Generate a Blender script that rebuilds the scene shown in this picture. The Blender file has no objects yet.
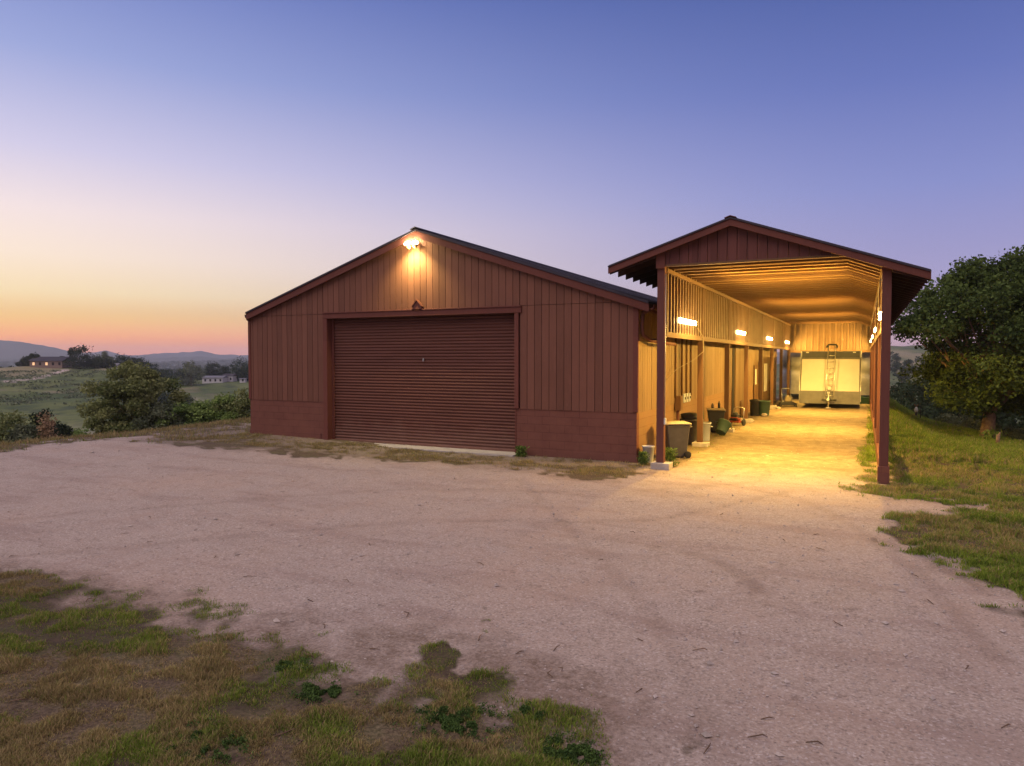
import bpy, math, random
import numpy as np
from mathutils import Vector, Matrix
R = math.radians
sc = bpy.context.scene
COL = sc.collection
random.seed(4); rng = np.random.default_rng(7)

# ------------------------------------------------------------------ camera
PSI = R(26.4); PITCH = R(2.02); F = 709.0; CAMH = 2.5
cd = bpy.data.cameras.new('camera'); cam = bpy.data.objects.new('camera', cd); COL.objects.link(cam)
cd.sensor_width = 36; cd.lens = F / 1024 * 36; cd.clip_start = 0.1; cd.clip_end = 20000
cam.location = (0, 0, CAMH); cam.rotation_euler = (R(90) - PITCH, 0, PSI)
sc.camera = cam

# ------------------------------------------------------------------ render / colour
sc.render.engine = 'CYCLES'
sc.cycles.use_denoising = True
sc.cycles.max_bounces = 7; sc.cycles.diffuse_bounces = 4; sc.cycles.volume_bounces = 1
sc.cycles.sample_clamp_indirect = 4.0
sc.cycles.caustics_reflective = False; sc.cycles.caustics_refractive = False
sc.view_settings.view_transform = 'Standard'; sc.view_settings.look = 'None'
sc.view_settings.exposure = 0.0; sc.view_settings.gamma = 1.0
sc.view_settings.use_curve_mapping = False

def lin(r, g, b):
    f = lambda c: (c / 255 / 12.92) if c <= 10 else ((c / 255 + 0.055) / 1.055) ** 2.4
    return (f(r), f(g), f(b), 1)

# ------------------------------------------------------------------ sky: an evening gradient laid out by compass direction and height
SUN_AZ = PSI + R(50)                       # glow lies left of the view
SDIR = Vector((-math.sin(SUN_AZ), math.cos(SUN_AZ), 0))
w = bpy.data.worlds.new('World'); sc.world = w; w.use_nodes = True
nt = w.node_tree; nt.nodes.clear()
def nn(t, **k):
    n = nt.nodes.new(t)
    for a, b in k.items(): setattr(n, a, b)
    return n
tc = nn('ShaderNodeTexCoord')
nrm = nn('ShaderNodeVectorMath', operation='NORMALIZE'); nt.links.new(tc.outputs['Generated'], nrm.inputs[0])
sp = nn('ShaderNodeSeparateXYZ'); nt.links.new(nrm.outputs[0], sp.inputs[0])
flat = nn('ShaderNodeVectorMath', operation='MULTIPLY'); nt.links.new(nrm.outputs[0], flat.inputs[0]); flat.inputs[1].default_value = (1, 1, 0)
fn = nn('ShaderNodeVectorMath', operation='NORMALIZE'); nt.links.new(flat.outputs[0], fn.inputs[0])
dt = nn('ShaderNodeVectorMath', operation='DOT_PRODUCT'); nt.links.new(fn.outputs[0], dt.inputs[0]); dt.inputs[1].default_value = SDIR
def ramp(stops, gain=1.0):
    r = nn('ShaderNodeValToRGB'); cr = r.color_ramp; cr.interpolation = 'B_SPLINE' if False else 'EASE'
    cr.interpolation = 'LINEAR'
    while len(cr.elements) < len(stops): cr.elements.new(0.5)
    for e, (deg, c) in zip(cr.elements, stops):
        e.position = math.sin(R(deg)); l = lin(*c); e.color = (l[0] * gain, l[1] * gain, l[2] * gain, 1)
    nt.links.new(sp.outputs['Z'], r.inputs[0]); return r
r_sun = ramp([(0, (238, 140, 92)), (1.4, (250, 160, 88)), (2.8, (255, 204, 122)), (4.5, (255, 228, 176)), (7, (254, 232, 208)),
              (10, (244, 226, 222)), (14, (208, 202, 226)), (20, (154, 165, 212)), (27, (108, 125, 190)), (90, (120, 122, 170))], 1.13)
r_side = ramp([(0, (200, 152, 150)), (2.5, (188, 164, 184)), (6, (168, 162, 206)), (12, (138, 147, 206)), (19, (104, 120, 188)),
               (27, (73, 94, 162)), (45, (88, 98, 158)), (90, (128, 124, 170))])
r_anti = ramp([(0, (190, 160, 180)), (12, (214, 180, 190)), (30, (190, 170, 200)), (90, (128, 124, 170))])
m1 = nn('ShaderNodeMapRange'); nt.links.new(dt.outputs['Value'], m1.inputs['Value'])
m1.inputs['From Min'].default_value = 0.1; m1.inputs['From Max'].default_value = 1.0
pw = nn('ShaderNodeMath', operation='POWER'); nt.links.new(m1.outputs[0], pw.inputs[0]); pw.inputs[1].default_value = 1.9
m2 = nn('ShaderNodeMapRange'); nt.links.new(dt.outputs['Value'], m2.inputs['Value'])
m2.inputs['From Min'].default_value = 0.05; m2.inputs['From Max'].default_value = -0.7
mx1 = nn('ShaderNodeMix', data_type='RGBA'); nt.links.new(pw.outputs[0], mx1.inputs[0])
nt.links.new(r_side.outputs[0], mx1.inputs[6]); nt.links.new(r_sun.outputs[0], mx1.inputs[7])
mx2 = nn('ShaderNodeMix', data_type='RGBA'); nt.links.new(m2.outputs[0], mx2.inputs[0])
nt.links.new(mx1.outputs[2], mx2.inputs[6]); nt.links.new(r_anti.outputs[0], mx2.inputs[7])
bg = nn('ShaderNodeBackground'); nt.links.new(mx2.outputs[2], bg.inputs[0])
hz = nn('ShaderNodeMapRange'); nt.links.new(sp.outputs['Z'], hz.inputs['Value'])      # the afterglow band low on the horizon
hz.interpolation_type = 'SMOOTHSTEP'; hz.inputs['From Min'].default_value = 0.0; hz.inputs['From Max'].default_value = 0.06
hz.inputs['To Min'].default_value = 1.6; hz.inputs['To Max'].default_value = 1.0
nt.links.new(hz.outputs[0], bg.inputs[1])
wo = nn('ShaderNodeOutputWorld'); nt.links.new(bg.outputs[0], wo.inputs[0])

# fill light added to lift the dusk: one very soft, pinkish sun high behind the camera's left shoulder
sl = bpy.data.lights.new('dusk_fill', 'SUN'); sl.energy = 2.2; sl.angle = R(60); sl.color = (1.0, 0.81, 0.67)
so = bpy.data.objects.new('dusk_fill', sl); COL.objects.link(so)
ldir = Vector((-0.25, -0.55, 0.80)).normalized()
so.rotation_euler = ldir.to_track_quat('Z', 'Y').to_euler(); so.location = (0, -5, 30)

# ------------------------------------------------------------------ helpers
cs, sn = math.cos(PSI), math.sin(PSI)
def px2g(px, py, z=0.0):
    """point on the level z seen at photo position (px, py); used only to lay things out on the ground"""
    v = Vector(((px - 512) / F, -(py - 383) / F, -1)); v.normalize()
    d = cam.rotation_euler.to_matrix() @ v
    k = (z - CAMH) / d.z
    return (d.x * k, d.y * k)
def pol(px, d):
    t = (px - 512) / F; u = t * d
    return (u * cs - d * sn, u * sn + d * cs)

def tag(o, label=None, cat=None, group=None, kind=None):
    if label: o['label'] = label
    if cat: o['category'] = cat
    if group: o['group'] = group
    if kind: o['kind'] = kind
    return o
def empty(name, loc=(0, 0, 0), rz=0):
    o = bpy.data.objects.new(name, None); COL.objects.link(o); o.location = loc; o.rotation_euler = (0, 0, rz)
    o.empty_display_size = 0.2
    return o
def copy_tree(o, parent=None):
    c = o.copy(); COL.objects.link(c); c.parent = parent
    for ch in list(o.children): copy_tree(ch, c)
    return c

class MB:
    def __init__(s): s.v = []; s.f = []; s.sm = []
    def add(s, vs, fs, smooth=False):
        n = len(s.v); s.v += [tuple(v) for v in vs]; s.f += [tuple(i + n for i in f) for f in fs]; s.sm += [smooth] * len(fs); return s
    def box(s, x0, x1, y0, y1, z0, z1, M=None):
        if x1 < x0: x0, x1 = x1, x0
        if y1 < y0: y0, y1 = y1, y0
        if z1 < z0: z0, z1 = z1, z0
        vs = [(x, y, z) for z in (z0, z1) for x, y in ((x0, y0), (x1, y0), (x1, y1), (x0, y1))]
        if M is not None: vs = [M @ Vector(v) for v in vs]
        return s.add(vs, [(3, 2, 1, 0), (4, 5, 6, 7), (0, 1, 5, 4), (1, 2, 6, 5), (2, 3, 7, 6), (3, 0, 4, 7)])
    def cbox(s, c, sz, rot=None):
        M = Matrix.Translation(c) @ (rot.to_4x4() if rot is not None else Matrix())
        a, b, d = sz[0] / 2, sz[1] / 2, sz[2] / 2
        return s.box(-a, a, -b, b, -d, d, M)
    def prism(s, poly, axis, a, b):
        """poly in the plane across axis; for 'y' poly=(x,z), 'x' poly=(y,z), 'z' poly=(x,y)"""
        def P(p, t):
            return {'y': (p[0], t, p[1]), 'x': (t, p[0], p[1]), 'z': (p[0], p[1], t)}[axis]
        n = len(poly); vs = [P(p, a) for p in poly] + [P(p, b) for p in poly]
        fs = [tuple(range(n)), tuple(range(2 * n - 1, n - 1, -1))] + [(i, (i + 1) % n + 0, (i + 1) % n + n, i + n)[::-1] for i in range(n)]
        return s.add(vs, fs)
    def tube(s, pts, r, n=8, caps=True):
        pts = [Vector(p) for p in pts]; rs = r if isinstance(r, (list, tuple)) else [r] * len(pts)
        vs = []; fs = []
        up = Vector((0, 0, 1)); prev = None
        for i, p in enumerate(pts):
            t = (pts[min(i + 1, len(pts) - 1)] - pts[max(i - 1, 0)]).normalized()
            if prev is None:
                a = t.cross(up if abs(t.z) < 0.9 else Vector((1, 0, 0))).normalized()
            else:
                a = (prev - t * prev.dot(t)).normalized()
            prev = a; b = t.cross(a)
            for k in range(n):
                an = 2 * math.pi * k / n; vs.append(p + (a * math.cos(an) + b * math.sin(an)) * rs[i])
        for i in range(len(pts) - 1):
            for k in range(n):
                fs.append((i * n + k, i * n + (k + 1) % n, (i + 1) * n + (k + 1) % n, (i + 1) * n + k))
        s.add(vs, fs, True)
        if caps:
            base = len(s.v) - len(vs)
            s.f += [tuple(base + k for k in range(n))[::-1], tuple(base + (len(pts) - 1) * n + k for k in range(n))]; s.sm += [False, False]
        return s
    def lathe(s, prof, n=24, c=(0, 0, 0), M=None, sx=1, sy=1):
        vs = []; fs = []
        for r, z in prof:
            for k in range(n):
                a = 2 * math.pi * k / n; v = Vector((c[0] + r * math.cos(a) * sx, c[1] + r * math.sin(a) * sy, c[2] + z))
                vs.append(M @ v if M is not None else v)
        for i in range(len(prof) - 1):
            for k in range(n): fs.append((i * n + k, i * n + (k + 1) % n, (i + 1) * n + (k + 1) % n, (i + 1) * n + k))
        s.add(vs, fs, True); base = len(s.v) - len(vs)
        if prof[0][0] > 1e-4: s.f.append(tuple(base + k for k in range(n))[::-1]); s.sm.append(False)
        if prof[-1][0] > 1e-4: s.f.append(tuple(base + (len(prof) - 1) * n + k for k in range(n))); s.sm.append(False)
        return s
    def build(s, name, mat, parent=None, bevel=0, loc=(0, 0, 0)):
        me = bpy.data.meshes.new(name); me.from_pydata(s.v, [], s.f); me.polygons.foreach_set('use_smooth', s.sm)
        me.materials.append(mat); me.update()
        o = bpy.data.objects.new(name, me); COL.objects.link(o); o.parent = parent; o.location = loc
        if bevel:
            b = o.modifiers.new('bevel', 'BEVEL'); b.width = bevel; b.segments = 2; b.limit_method = 'ANGLE'; b.angle_limit = R(40)
        return o

def npmesh(name, V, Fc, mat, k=4, attrs=None, smooth=False, parent=None):
    """numpy mesh: V (n,3), Fc (m,k)"""
    me = bpy.data.meshes.new(name); me.vertices.add(len(V)); me.vertices.foreach_set('co', V.astype(np.float32).ravel())
    me.loops.add(Fc.size); me.loops.foreach_set('vertex_index', Fc.astype(np.int32).ravel())
    me.polygons.add(len(Fc)); me.polygons.foreach_set('loop_start', np.arange(0, Fc.size, k, dtype=np.int32))
    me.polygons.foreach_set('loop_total', np.full(len(Fc), k, dtype=np.int32))
    me.polygons.foreach_set('use_smooth', np.full(len(Fc), smooth))
    for nme, a in (attrs or {}).items():
        at = me.attributes.new(nme, 'FLOAT', 'POINT'); at.data.foreach_set('value', a.astype(np.float32))
    me.materials.append(mat); me.update(calc_edges=True); me.validate()
    o = bpy.data.objects.new(name, me); COL.objects.link(o); o.parent = parent
    return o

# numpy value noise
def _h(ix, iy, seed):
    n = (ix.astype(np.int64) * 374761393 + iy.astype(np.int64) * 668265263 + seed * 974711) & 0xFFFFFFFF
    n = ((n ^ (n >> 13)) * 1274126177) & 0xFFFFFFFF
    return ((n ^ (n >> 16)) & 0xFFFF) / 65535.0
def vnoise(x, y, seed=0):
    x = np.asarray(x, float); y = np.asarray(y, float)
    ix = np.floor(x); iy = np.floor(y); fx = x - ix; fy = y - iy
    fx = fx * fx * (3 - 2 * fx); fy = fy * fy * (3 - 2 * fy)
    a = _h(ix, iy, seed); b = _h(ix + 1, iy, seed); c = _h(ix, iy + 1, seed); d = _h(ix + 1, iy + 1, seed)
    return (a * (1 - fx) + b * fx) * (1 - fy) + (c * (1 - fx) + d * fx) * fy
def fbm(x, y, seed=0, o=4):
    s = 0; a = 0.5; t = 0
    for i in range(o): s = s + a * vnoise(x * 2 ** i, y * 2 ** i, seed + i * 17); t += a; a *= 0.55
    return s / t
def sst(a, b, x):
    t = np.clip((x - a) / (b - a), 0, 1); return t * t * (3 - 2 * t)

# ------------------------------------------------------------------ materials
class Mt:
    """a thin wrapper that wires a Principled material"""
    def __init__(s, name, rough=0.7, metal=0.0):
        s.m = bpy.data.materials.new(name); s.m.use_nodes = True; s.t = s.m.node_tree
        s.b = s.t.nodes['Principled BSDF']; s.b.inputs['Roughness'].default_value = rough; s.b.inputs['Metallic'].default_value = metal
        s.b.inputs['Specular IOR Level'].default_value = 0.3
    def n(s, t, **k):
        x = s.t.nodes.new(t)
        for a, b in k.items(): setattr(x, a, b)
        return x
    def l(s, a, b): s.t.links.new(a, b)
    def coord(s, scale=(1, 1, 1), gen='Object'):
        c = s.n('ShaderNodeTexCoord'); m = s.n('ShaderNodeMapping'); m.inputs['Scale'].default_value = scale
        s.l(c.outputs[gen], m.inputs[0]); return m.outputs[0]
    def noise(s, vec, scale=5, detail=6, rough=0.6):
        x = s.n('ShaderNodeTexNoise'); x.inputs['Scale'].default_value = scale; x.inputs['Detail'].default_value = detail
        x.inputs['Roughness'].default_value = rough
        if vec is not None: s.l(vec, x.inputs['Vector'])
        return x.outputs['Fac']
    def mr(s, v, a, b, c=0.0, d=1.0):
        x = s.n('ShaderNodeMapRange'); s.l(v, x.inputs['Value'])
        for k, q in zip(('From Min', 'From Max', 'To Min', 'To Max'), (a, b, c, d)): x.inputs[k].default_value = q
        return x.outputs[0]
    def math(s, op, a, b=None):
        x = s.n('ShaderNodeMath', operation=op)
        for i, q in enumerate((a, b)):
            if q is None: continue
            if isinstance(q, (int, float)): x.inputs[i].default_value = q
            else: s.l(q, x.inputs[i])
        return x.outputs[0]
    def mix(s, f, a, b, mode='MIX'):
        x = s.n('ShaderNodeMix', data_type='RGBA', blend_type=mode)
        for i, q in ((0, f), (6, a), (7, b)):
            if isinstance(q, (int, float)): x.inputs[i].default_value = q
            elif isinstance(q, tuple): x.inputs[i].default_value = q if len(q) == 4 else (*q, 1)
            else: s.l(q, x.inputs[i])
        return x.outputs[2]
    def attr(s, name):
        x = s.n('ShaderNodeAttribute', attribute_name=name); return x.outputs['Fac']
    def col(s, c):
        if isinstance(c, tuple): s.b.inputs['Base Color'].default_value = (*c[:3], 1)
        else: s.l(c, s.b.inputs['Base Color'])
    def bump(s, h, dist=0.01, strength=1.0):
        x = s.n('ShaderNodeBump'); x.inputs['Distance'].default_value = dist; x.inputs['Strength'].default_value = strength
        s.l(h, x.inputs['Height']); s.l(x.outputs[0], s.b.inputs['Normal'])

def simple(name, c, rough=0.6, metal=0.0, var=0.15, scale=6, bump=0.0):
    m = Mt(name, rough, metal); v = m.coord(); n = m.noise(v, scale)
    k = tuple(x * (1 - var) for x in c); q = tuple(min(1, x * (1 + var)) for x in c)
    m.col(m.mix(m.mr(n, 0.3, 0.7), k, q))
    if bump: m.bump(m.noise(v, scale * 6), bump)
    return m.m

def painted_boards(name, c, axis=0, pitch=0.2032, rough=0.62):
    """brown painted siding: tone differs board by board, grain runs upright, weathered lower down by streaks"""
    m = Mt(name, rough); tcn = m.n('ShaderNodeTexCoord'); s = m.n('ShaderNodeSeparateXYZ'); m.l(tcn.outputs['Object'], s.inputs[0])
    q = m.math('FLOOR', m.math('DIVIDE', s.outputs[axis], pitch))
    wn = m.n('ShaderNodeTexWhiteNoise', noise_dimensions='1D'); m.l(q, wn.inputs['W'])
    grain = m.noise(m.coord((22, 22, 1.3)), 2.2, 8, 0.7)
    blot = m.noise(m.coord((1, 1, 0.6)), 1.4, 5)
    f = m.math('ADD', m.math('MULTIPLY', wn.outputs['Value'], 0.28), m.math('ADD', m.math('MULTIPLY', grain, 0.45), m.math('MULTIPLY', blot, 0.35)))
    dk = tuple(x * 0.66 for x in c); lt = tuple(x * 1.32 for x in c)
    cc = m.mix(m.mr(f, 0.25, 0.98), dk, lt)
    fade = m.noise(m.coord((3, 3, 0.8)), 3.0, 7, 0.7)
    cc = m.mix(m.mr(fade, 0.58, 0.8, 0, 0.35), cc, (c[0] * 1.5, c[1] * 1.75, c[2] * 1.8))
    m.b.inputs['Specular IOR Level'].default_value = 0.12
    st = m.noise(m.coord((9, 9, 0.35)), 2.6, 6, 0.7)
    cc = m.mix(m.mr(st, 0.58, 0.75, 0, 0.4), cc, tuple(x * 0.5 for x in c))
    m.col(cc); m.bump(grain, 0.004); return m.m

BR = (0.154, 0.068, 0.046)
M = {}
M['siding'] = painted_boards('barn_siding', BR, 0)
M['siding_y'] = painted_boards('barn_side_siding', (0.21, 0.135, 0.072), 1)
M['soffit'] = painted_boards('soffit_shade_tone', (0.040, 0.018, 0.014), 0)  # shade under the shelter's overhangs put into the board colour
M['gable'] = painted_boards('gable_siding', (0.12, 0.045, 0.038), 0)
M['trim'] = painted_boards('trim_paint', (0.135, 0.048, 0.037), 2, 3.0)
M['post_in'] = painted_boards('inner_post_paint', (0.115, 0.060, 0.034), 2, 9.0)
M['post'] = painted_boards('post_paint', (0.115, 0.045, 0.036), 2, 9.0)
def masonry():
    m = Mt('painted_block', 0.8); m.b.inputs['Specular IOR Level'].default_value = 0.12; c = m.n('ShaderNodeTexCoord'); s = m.n('ShaderNodeSeparateXYZ'); m.l(c.outputs['Object'], s.inputs[0])
    cb = m.n('ShaderNodeCombineXYZ'); m.l(m.math('ADD', s.outputs[0], s.outputs[1]), cb.inputs[0]); m.l(s.outputs[2], cb.inputs[1])
    b = m.n('ShaderNodeTexBrick'); m.l(cb.outputs[0], b.inputs['Vector']); b.inputs['Scale'].default_value = 1.0
    b.inputs['Brick Width'].default_value = 0.406; b.inputs['Row Height'].default_value = 0.203; b.inputs['Mortar Size'].default_value = 0.006
    b.inputs['Mortar Smooth'].default_value = 0.3
    b.inputs['Color1'].default_value = (0.128, 0.052, 0.038, 1); b.inputs['Color2'].default_value = (0.138, 0.056, 0.041, 1); b.inputs['Mortar'].default_value = (0.085, 0.033, 0.025, 1)
    n = m.noise(m.coord(), 2.0, 8, 0.7)
    col = m.mix(m.mr(n, 0.35, 0.75), b.outputs[0], (0.165, 0.07, 0.05))
    col = m.mix(m.mr(m.math('ADD', s.outputs[2], m.math('MULTIPLY', n, 0.3)), 0.40, 0.12, 0, 0.45), col, (0.12, 0.052, 0.042))
    m.col(col)
    hh = m.math('ADD', m.math('MULTIPLY', b.outputs['Fac'], -0.5), m.math('MULTIPLY', m.noise(m.coord(), 40, 4), 0.5))
    m.bump(hh, 0.006); return m.m
M['block'] = masonry()
def masonry_tan():
    m = M['block'].copy(); m.name = 'painted_block_tan'
    for n in m.node_tree.nodes:
        if n.type == 'TEX_BRICK':
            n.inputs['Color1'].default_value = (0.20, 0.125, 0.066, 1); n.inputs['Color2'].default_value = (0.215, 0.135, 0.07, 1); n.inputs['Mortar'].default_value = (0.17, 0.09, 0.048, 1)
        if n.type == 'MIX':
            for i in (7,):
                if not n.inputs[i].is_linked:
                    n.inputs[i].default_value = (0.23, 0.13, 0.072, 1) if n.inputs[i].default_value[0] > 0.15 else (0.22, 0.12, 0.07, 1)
    return m
M['block_tan'] = masonry_tan()
def door_mat():
    m = Mt('roller_door_paint', 0.65, 0.0); v = m.coord((0.5, 1, 6)); n = m.noise(v, 1.5, 6)
    sz_ = m.n('ShaderNodeSeparateXYZ'); tq = m.n('ShaderNodeTexCoord'); m.l(tq.outputs['Object'], sz_.inputs[0])
    dust = m.math('ADD', sz_.outputs[2], m.math('MULTIPLY', m.noise(m.coord((1.5, 1, 3)), 1.2, 6, .7), 1.6))
    m.col(m.mix(m.mr(dust, 1.5, 0.7, 0, 0.45), m.mix(m.mr(n, 0.3, 0.75), (0.082, 0.034, 0.026), (0.125, 0.051, 0.038)), (0.21, 0.13, 0.10))); m.b.inputs['Specular IOR Level'].default_value = 0.12
    return m.m
M['door'] = door_mat()
M['roof'] = simple('roof_metal', (0.035, 0.03, 0.04), 0.5, 0.3, 0.2, 3)
M['galv'] = simple('galvanised', (0.42, 0.42, 0.42), 0.4, 0.7, 0.15, 9)
M['ceil'] = simple('ceiling_metal', (0.305, 0.1923, 0.0796), 0.5, 0.1, 0.18, 2.5)
M['rib'] = simple('ribbed_panel', (0.1296, 0.0752, 0.0389), 0.5, 0.2, 0.2, 3)
M['timber'] = painted_boards('bare_timber', (0.1302, 0.0713, 0.036), 2, 7.0)
M['concrete'] = simple('concrete', (0.336, 0.304, 0.272), 0.9, 0, 0.2, 5, 0.004)
M['darkgap'] = simple('dark_opening', (0.015, 0.011, 0.01), 0.9, 0, 0.2, 4)
M['black'] = simple('black_plastic', (0.02, 0.02, 0.022), 0.5, 0, 0.2, 8)
M['grey_pl'] = simple('grey_plastic', (0.07, 0.065, 0.06), 0.5, 0, 0.2, 5)
M['tan_pl'] = simple('tan_plastic', (0.252, 0.204, 0.132), 0.5, 0, 0.12, 5)
M['white_pl'] = simple('white_plastic', (0.434, 0.434, 0.42), 0.5, 0, 0.1, 5)
M['pale_can'] = simple('pale_grey_can', (0.40, 0.42, 0.42), 0.55, 0, 0.12, 5)
M['green_pl'] = simple('green_plastic', (0.045, 0.085, 0.062), 0.6, 0, 0.15, 5)
M['green_dk'] = simple('dark_green_plastic', (0.02, 0.075, 0.04), 0.5, 0, 0.15, 5)
M['rubber'] = simple('rubber', (0.018, 0.018, 0.018), 0.85)
M['red'] = simple('red_enamel', (0.2, 0.035, 0.015), 0.4)
M['steel'] = simple('bare_steel', (0.45, 0.44, 0.42), 0.35, 0.8)
M['trailer'] = simple('trailer_white', (0.40, 0.375, 0.34), 0.45, 0, 0.07, 1.2)
M['guard'] = simple('stone_guard', (0.13, 0.128, 0.13), 0.5, 0.2, 0.2, 2.5)
M['cover'] = simple('silver_cover', (0.30, 0.29, 0.30), 0.55, 0.15, 0.3, 1.6)
M['bark'] = simple('bark', (0.17, 0.11, 0.07), 0.95, 0, 0.4, 7, 0.03)
M['paper'] = simple('paper', (0.7, 0.68, 0.62), 0.8, 0, 0.05)
M['stone'] = simple('stone', (0.36, 0.31, 0.27), 0.9, 0, 0.3, 5)

def emis(name, c, s):
    m = bpy.data.materials.new(name); m.use_nodes = True; b = m.node_tree.nodes['Principled BSDF']
    b.inputs['Base Color'].default_value = (0.8, 0.7, 0.5, 1); b.inputs['Emission Color'].default_value = (*c, 1); b.inputs['Emission Strength'].default_value = s
    return m
M['tube'] = emis('lit_tube', (1.0, 0.70, 0.28), 55)
M['flood'] = emis('lit_flood_lens', (1.0, 0.82, 0.42), 300)
M['window_lit'] = emis('lit_window', (1.0, 0.50, 0.18), 0.8)

def foliage(name, dark, light, scale=1.2, dry=None):
    m = Mt(name, 0.75); v = m.coord(); n = m.noise(v, scale, 4, 0.65)
    at = m.attr('tint')
    f = m.math('ADD', m.math('MULTIPLY', n, 0.6), m.math('MULTIPLY', at, 0.45))
    c = m.mix(m.mr(f, 0.3, 0.8), dark, light)
    if dry: c = m.mix(m.mr(m.noise(v, scale * 0.7, 3), 0.55, 0.7, 0, 0.7), c, dry)
    m.col(c); m.b.inputs['Specular IOR Level'].default_value = 0.15
    # leaves let a little light through
    tr = m.n('ShaderNodeBsdfTranslucent'); m.l(c, tr.inputs[0])
    ms = m.n('ShaderNodeMixShader'); ms.inputs[0].default_value = 0.25
    m.l(m.b.outputs[0], ms.inputs[1]); m.l(tr.outputs[0], ms.inputs[2])
    m.l(ms.outputs[0], m.t.nodes['Material Output'].inputs[0])
    return m.m
M['oak'] = foliage('oak_leaves', (0.018, 0.036, 0.010), (0.115, 0.165, 0.036), 0.9)
M['oak_far'] = foliage('far_oak_leaves', (0.022, 0.040, 0.022), (0.06, 0.09, 0.04), 0.5)
M['bush'] = foliage('bush_leaves', (0.06, 0.10, 0.028), (0.27, 0.29, 0.11), 1.6)
M['bush_lt'] = foliage('light_bush_leaves', (0.07, 0.13, 0.03), (0.24, 0.33, 0.09), 1.4)
M['bush_dk'] = foliage('dark_bush_leaves', (0.018, 0.03, 0.018), (0.05, 0.07, 0.03), 1.2)
M['bush_gr'] = foliage('grey_bush_leaves', (0.07, 0.095, 0.05), (0.20, 0.23, 0.13), 1.2)
M['dry_leaf'] = foliage('dry_leaves', (0.22, 0.15, 0.08), (0.42, 0.30, 0.17), 2.0)
M['clover'] = foliage('clover_leaves', (0.028, 0.062, 0.016), (0.10, 0.17, 0.04), 8.0)
M['weed'] = foliage('weed_leaves', (0.06, 0.11, 0.02), (0.17, 0.24, 0.05), 3.0)

# grass blades: greener or drier by a value stored per blade
def grass_mat():
    m = Mt('grass_blades', 0.8); t = m.attr('tint'); d = m.attr('dry')
    g = m.mix(t, (0.062, 0.115, 0.014), (0.26, 0.35, 0.05)); y = m.mix(t, (0.17, 0.115, 0.055), (0.50, 0.37, 0.19))
    c = m.mix(d, g, y); m.col(c); m.b.inputs['Specular IOR Level'].default_value = 0.15
    tr = m.n('ShaderNodeBsdfTranslucent'); m.l(c, tr.inputs[0]); ms = m.n('ShaderNodeMixShader'); ms.inputs[0].default_value = 0.3
    m.l(m.b.outputs[0], ms.inputs[1]); m.l(tr.outputs[0], ms.inputs[2]); m.l(ms.outputs[0], m.t.nodes['Material Output'].inputs[0])
    return m.m
M['grass'] = grass_mat()

# ------------------------------------------------------------------ terrain
CTRL_L = ([0, 24, 36, 60, 100, 130, 200, 300, 345, 480, 800, 1600, 2600, 4000], [0, 0, -3.2, -8.5, -12.5, -12.0, -7.5, -1.7, -3.5, -14, -22, -26, -16, -12])
CTRL_M = ([0, 24, 36, 60, 100, 150, 220, 320, 400, 520, 800, 1600, 2600, 4000], [0, 0, -3.2, -9.5, -15, -18.5, -18, -13.0, -9.5, -18, -24, -26, -16, -12])
CTRL_R = ([0, 30, 45, 70, 120, 250, 420, 650, 1000, 1500, 4000], [0, -1.0, -3.5, -8, -16, -22, -14, 2, 18, -10, -60])
def terr(x, y, detail=True):
    x = np.asarray(x, float); y = np.asarray(y, float)
    d = -x * sn + y * cs; u = x * cs + y * sn; t = u / np.maximum(np.abs(d), 1.0)
    r = np.hypot(x, y); de = np.where(d > 1, np.maximum(d, r * 0.6), r)
    vl = np.interp(de, *CTRL_L); vm = np.interp(de, *CTRL_M); vr = np.interp(de, *CTRL_R)
    wm = sst(-0.58, -0.46, t); v = vl * (1 - wm) + vm * wm
    wr = sst(0.3, 0.5, t); v = v * (1 - wr) + vr * wr
    v = v + (fbm(x / 45, y / 45, 3, 3) - 0.5) * 5.0 * sst(60, 200, r) + (fbm(x / 400, y / 400, 9, 3) - 0.5) * 22 * sst(450, 1200, r)
    # home plateau
    lawn = -1.2 * sst(0.7, 3.8, x) * sst(16, 40, y)
    p = lawn + 0.12 * sst(10, 18, -x) * sst(4, 14, y) - 0.08 * sst(20, 46, y)
    edge = np.maximum.reduce([(-21.3 - x - 0.5 * np.sin(y * 0.3)) / 26, (y + 4 * np.maximum(x, 0) - 63) / 60 * np.where(x > 0, 1.0, 0.8), (-y - 30) / 60, (x - 60) / 60])
    m = sst(0, 1, edge) ; q = p * (1 - m) + np.minimum(v, p) * m
    q = q - np.clip(edge, 0, 0.35) * 3.2
    far = sst(60, 120, r)
    z = q * (1 - far) + v * far
    if detail:
        near = 1 - sst(30, 60, r)
        flatb = 1 - 0.55 * ((x > -18) & (x < 0.8) & (y > 16) & (y < 47))
        z = z + near * flatb * ((fbm(x / 3.1, y / 3.1, 21, 3) - 0.5) * 0.10 + (fbm(x / 0.45, y / 0.45, 31, 3) - 0.5) * 0.028)
    return z
def tz(x, y): return float(terr(np.array([x]), np.array([y]))[0])

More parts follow.
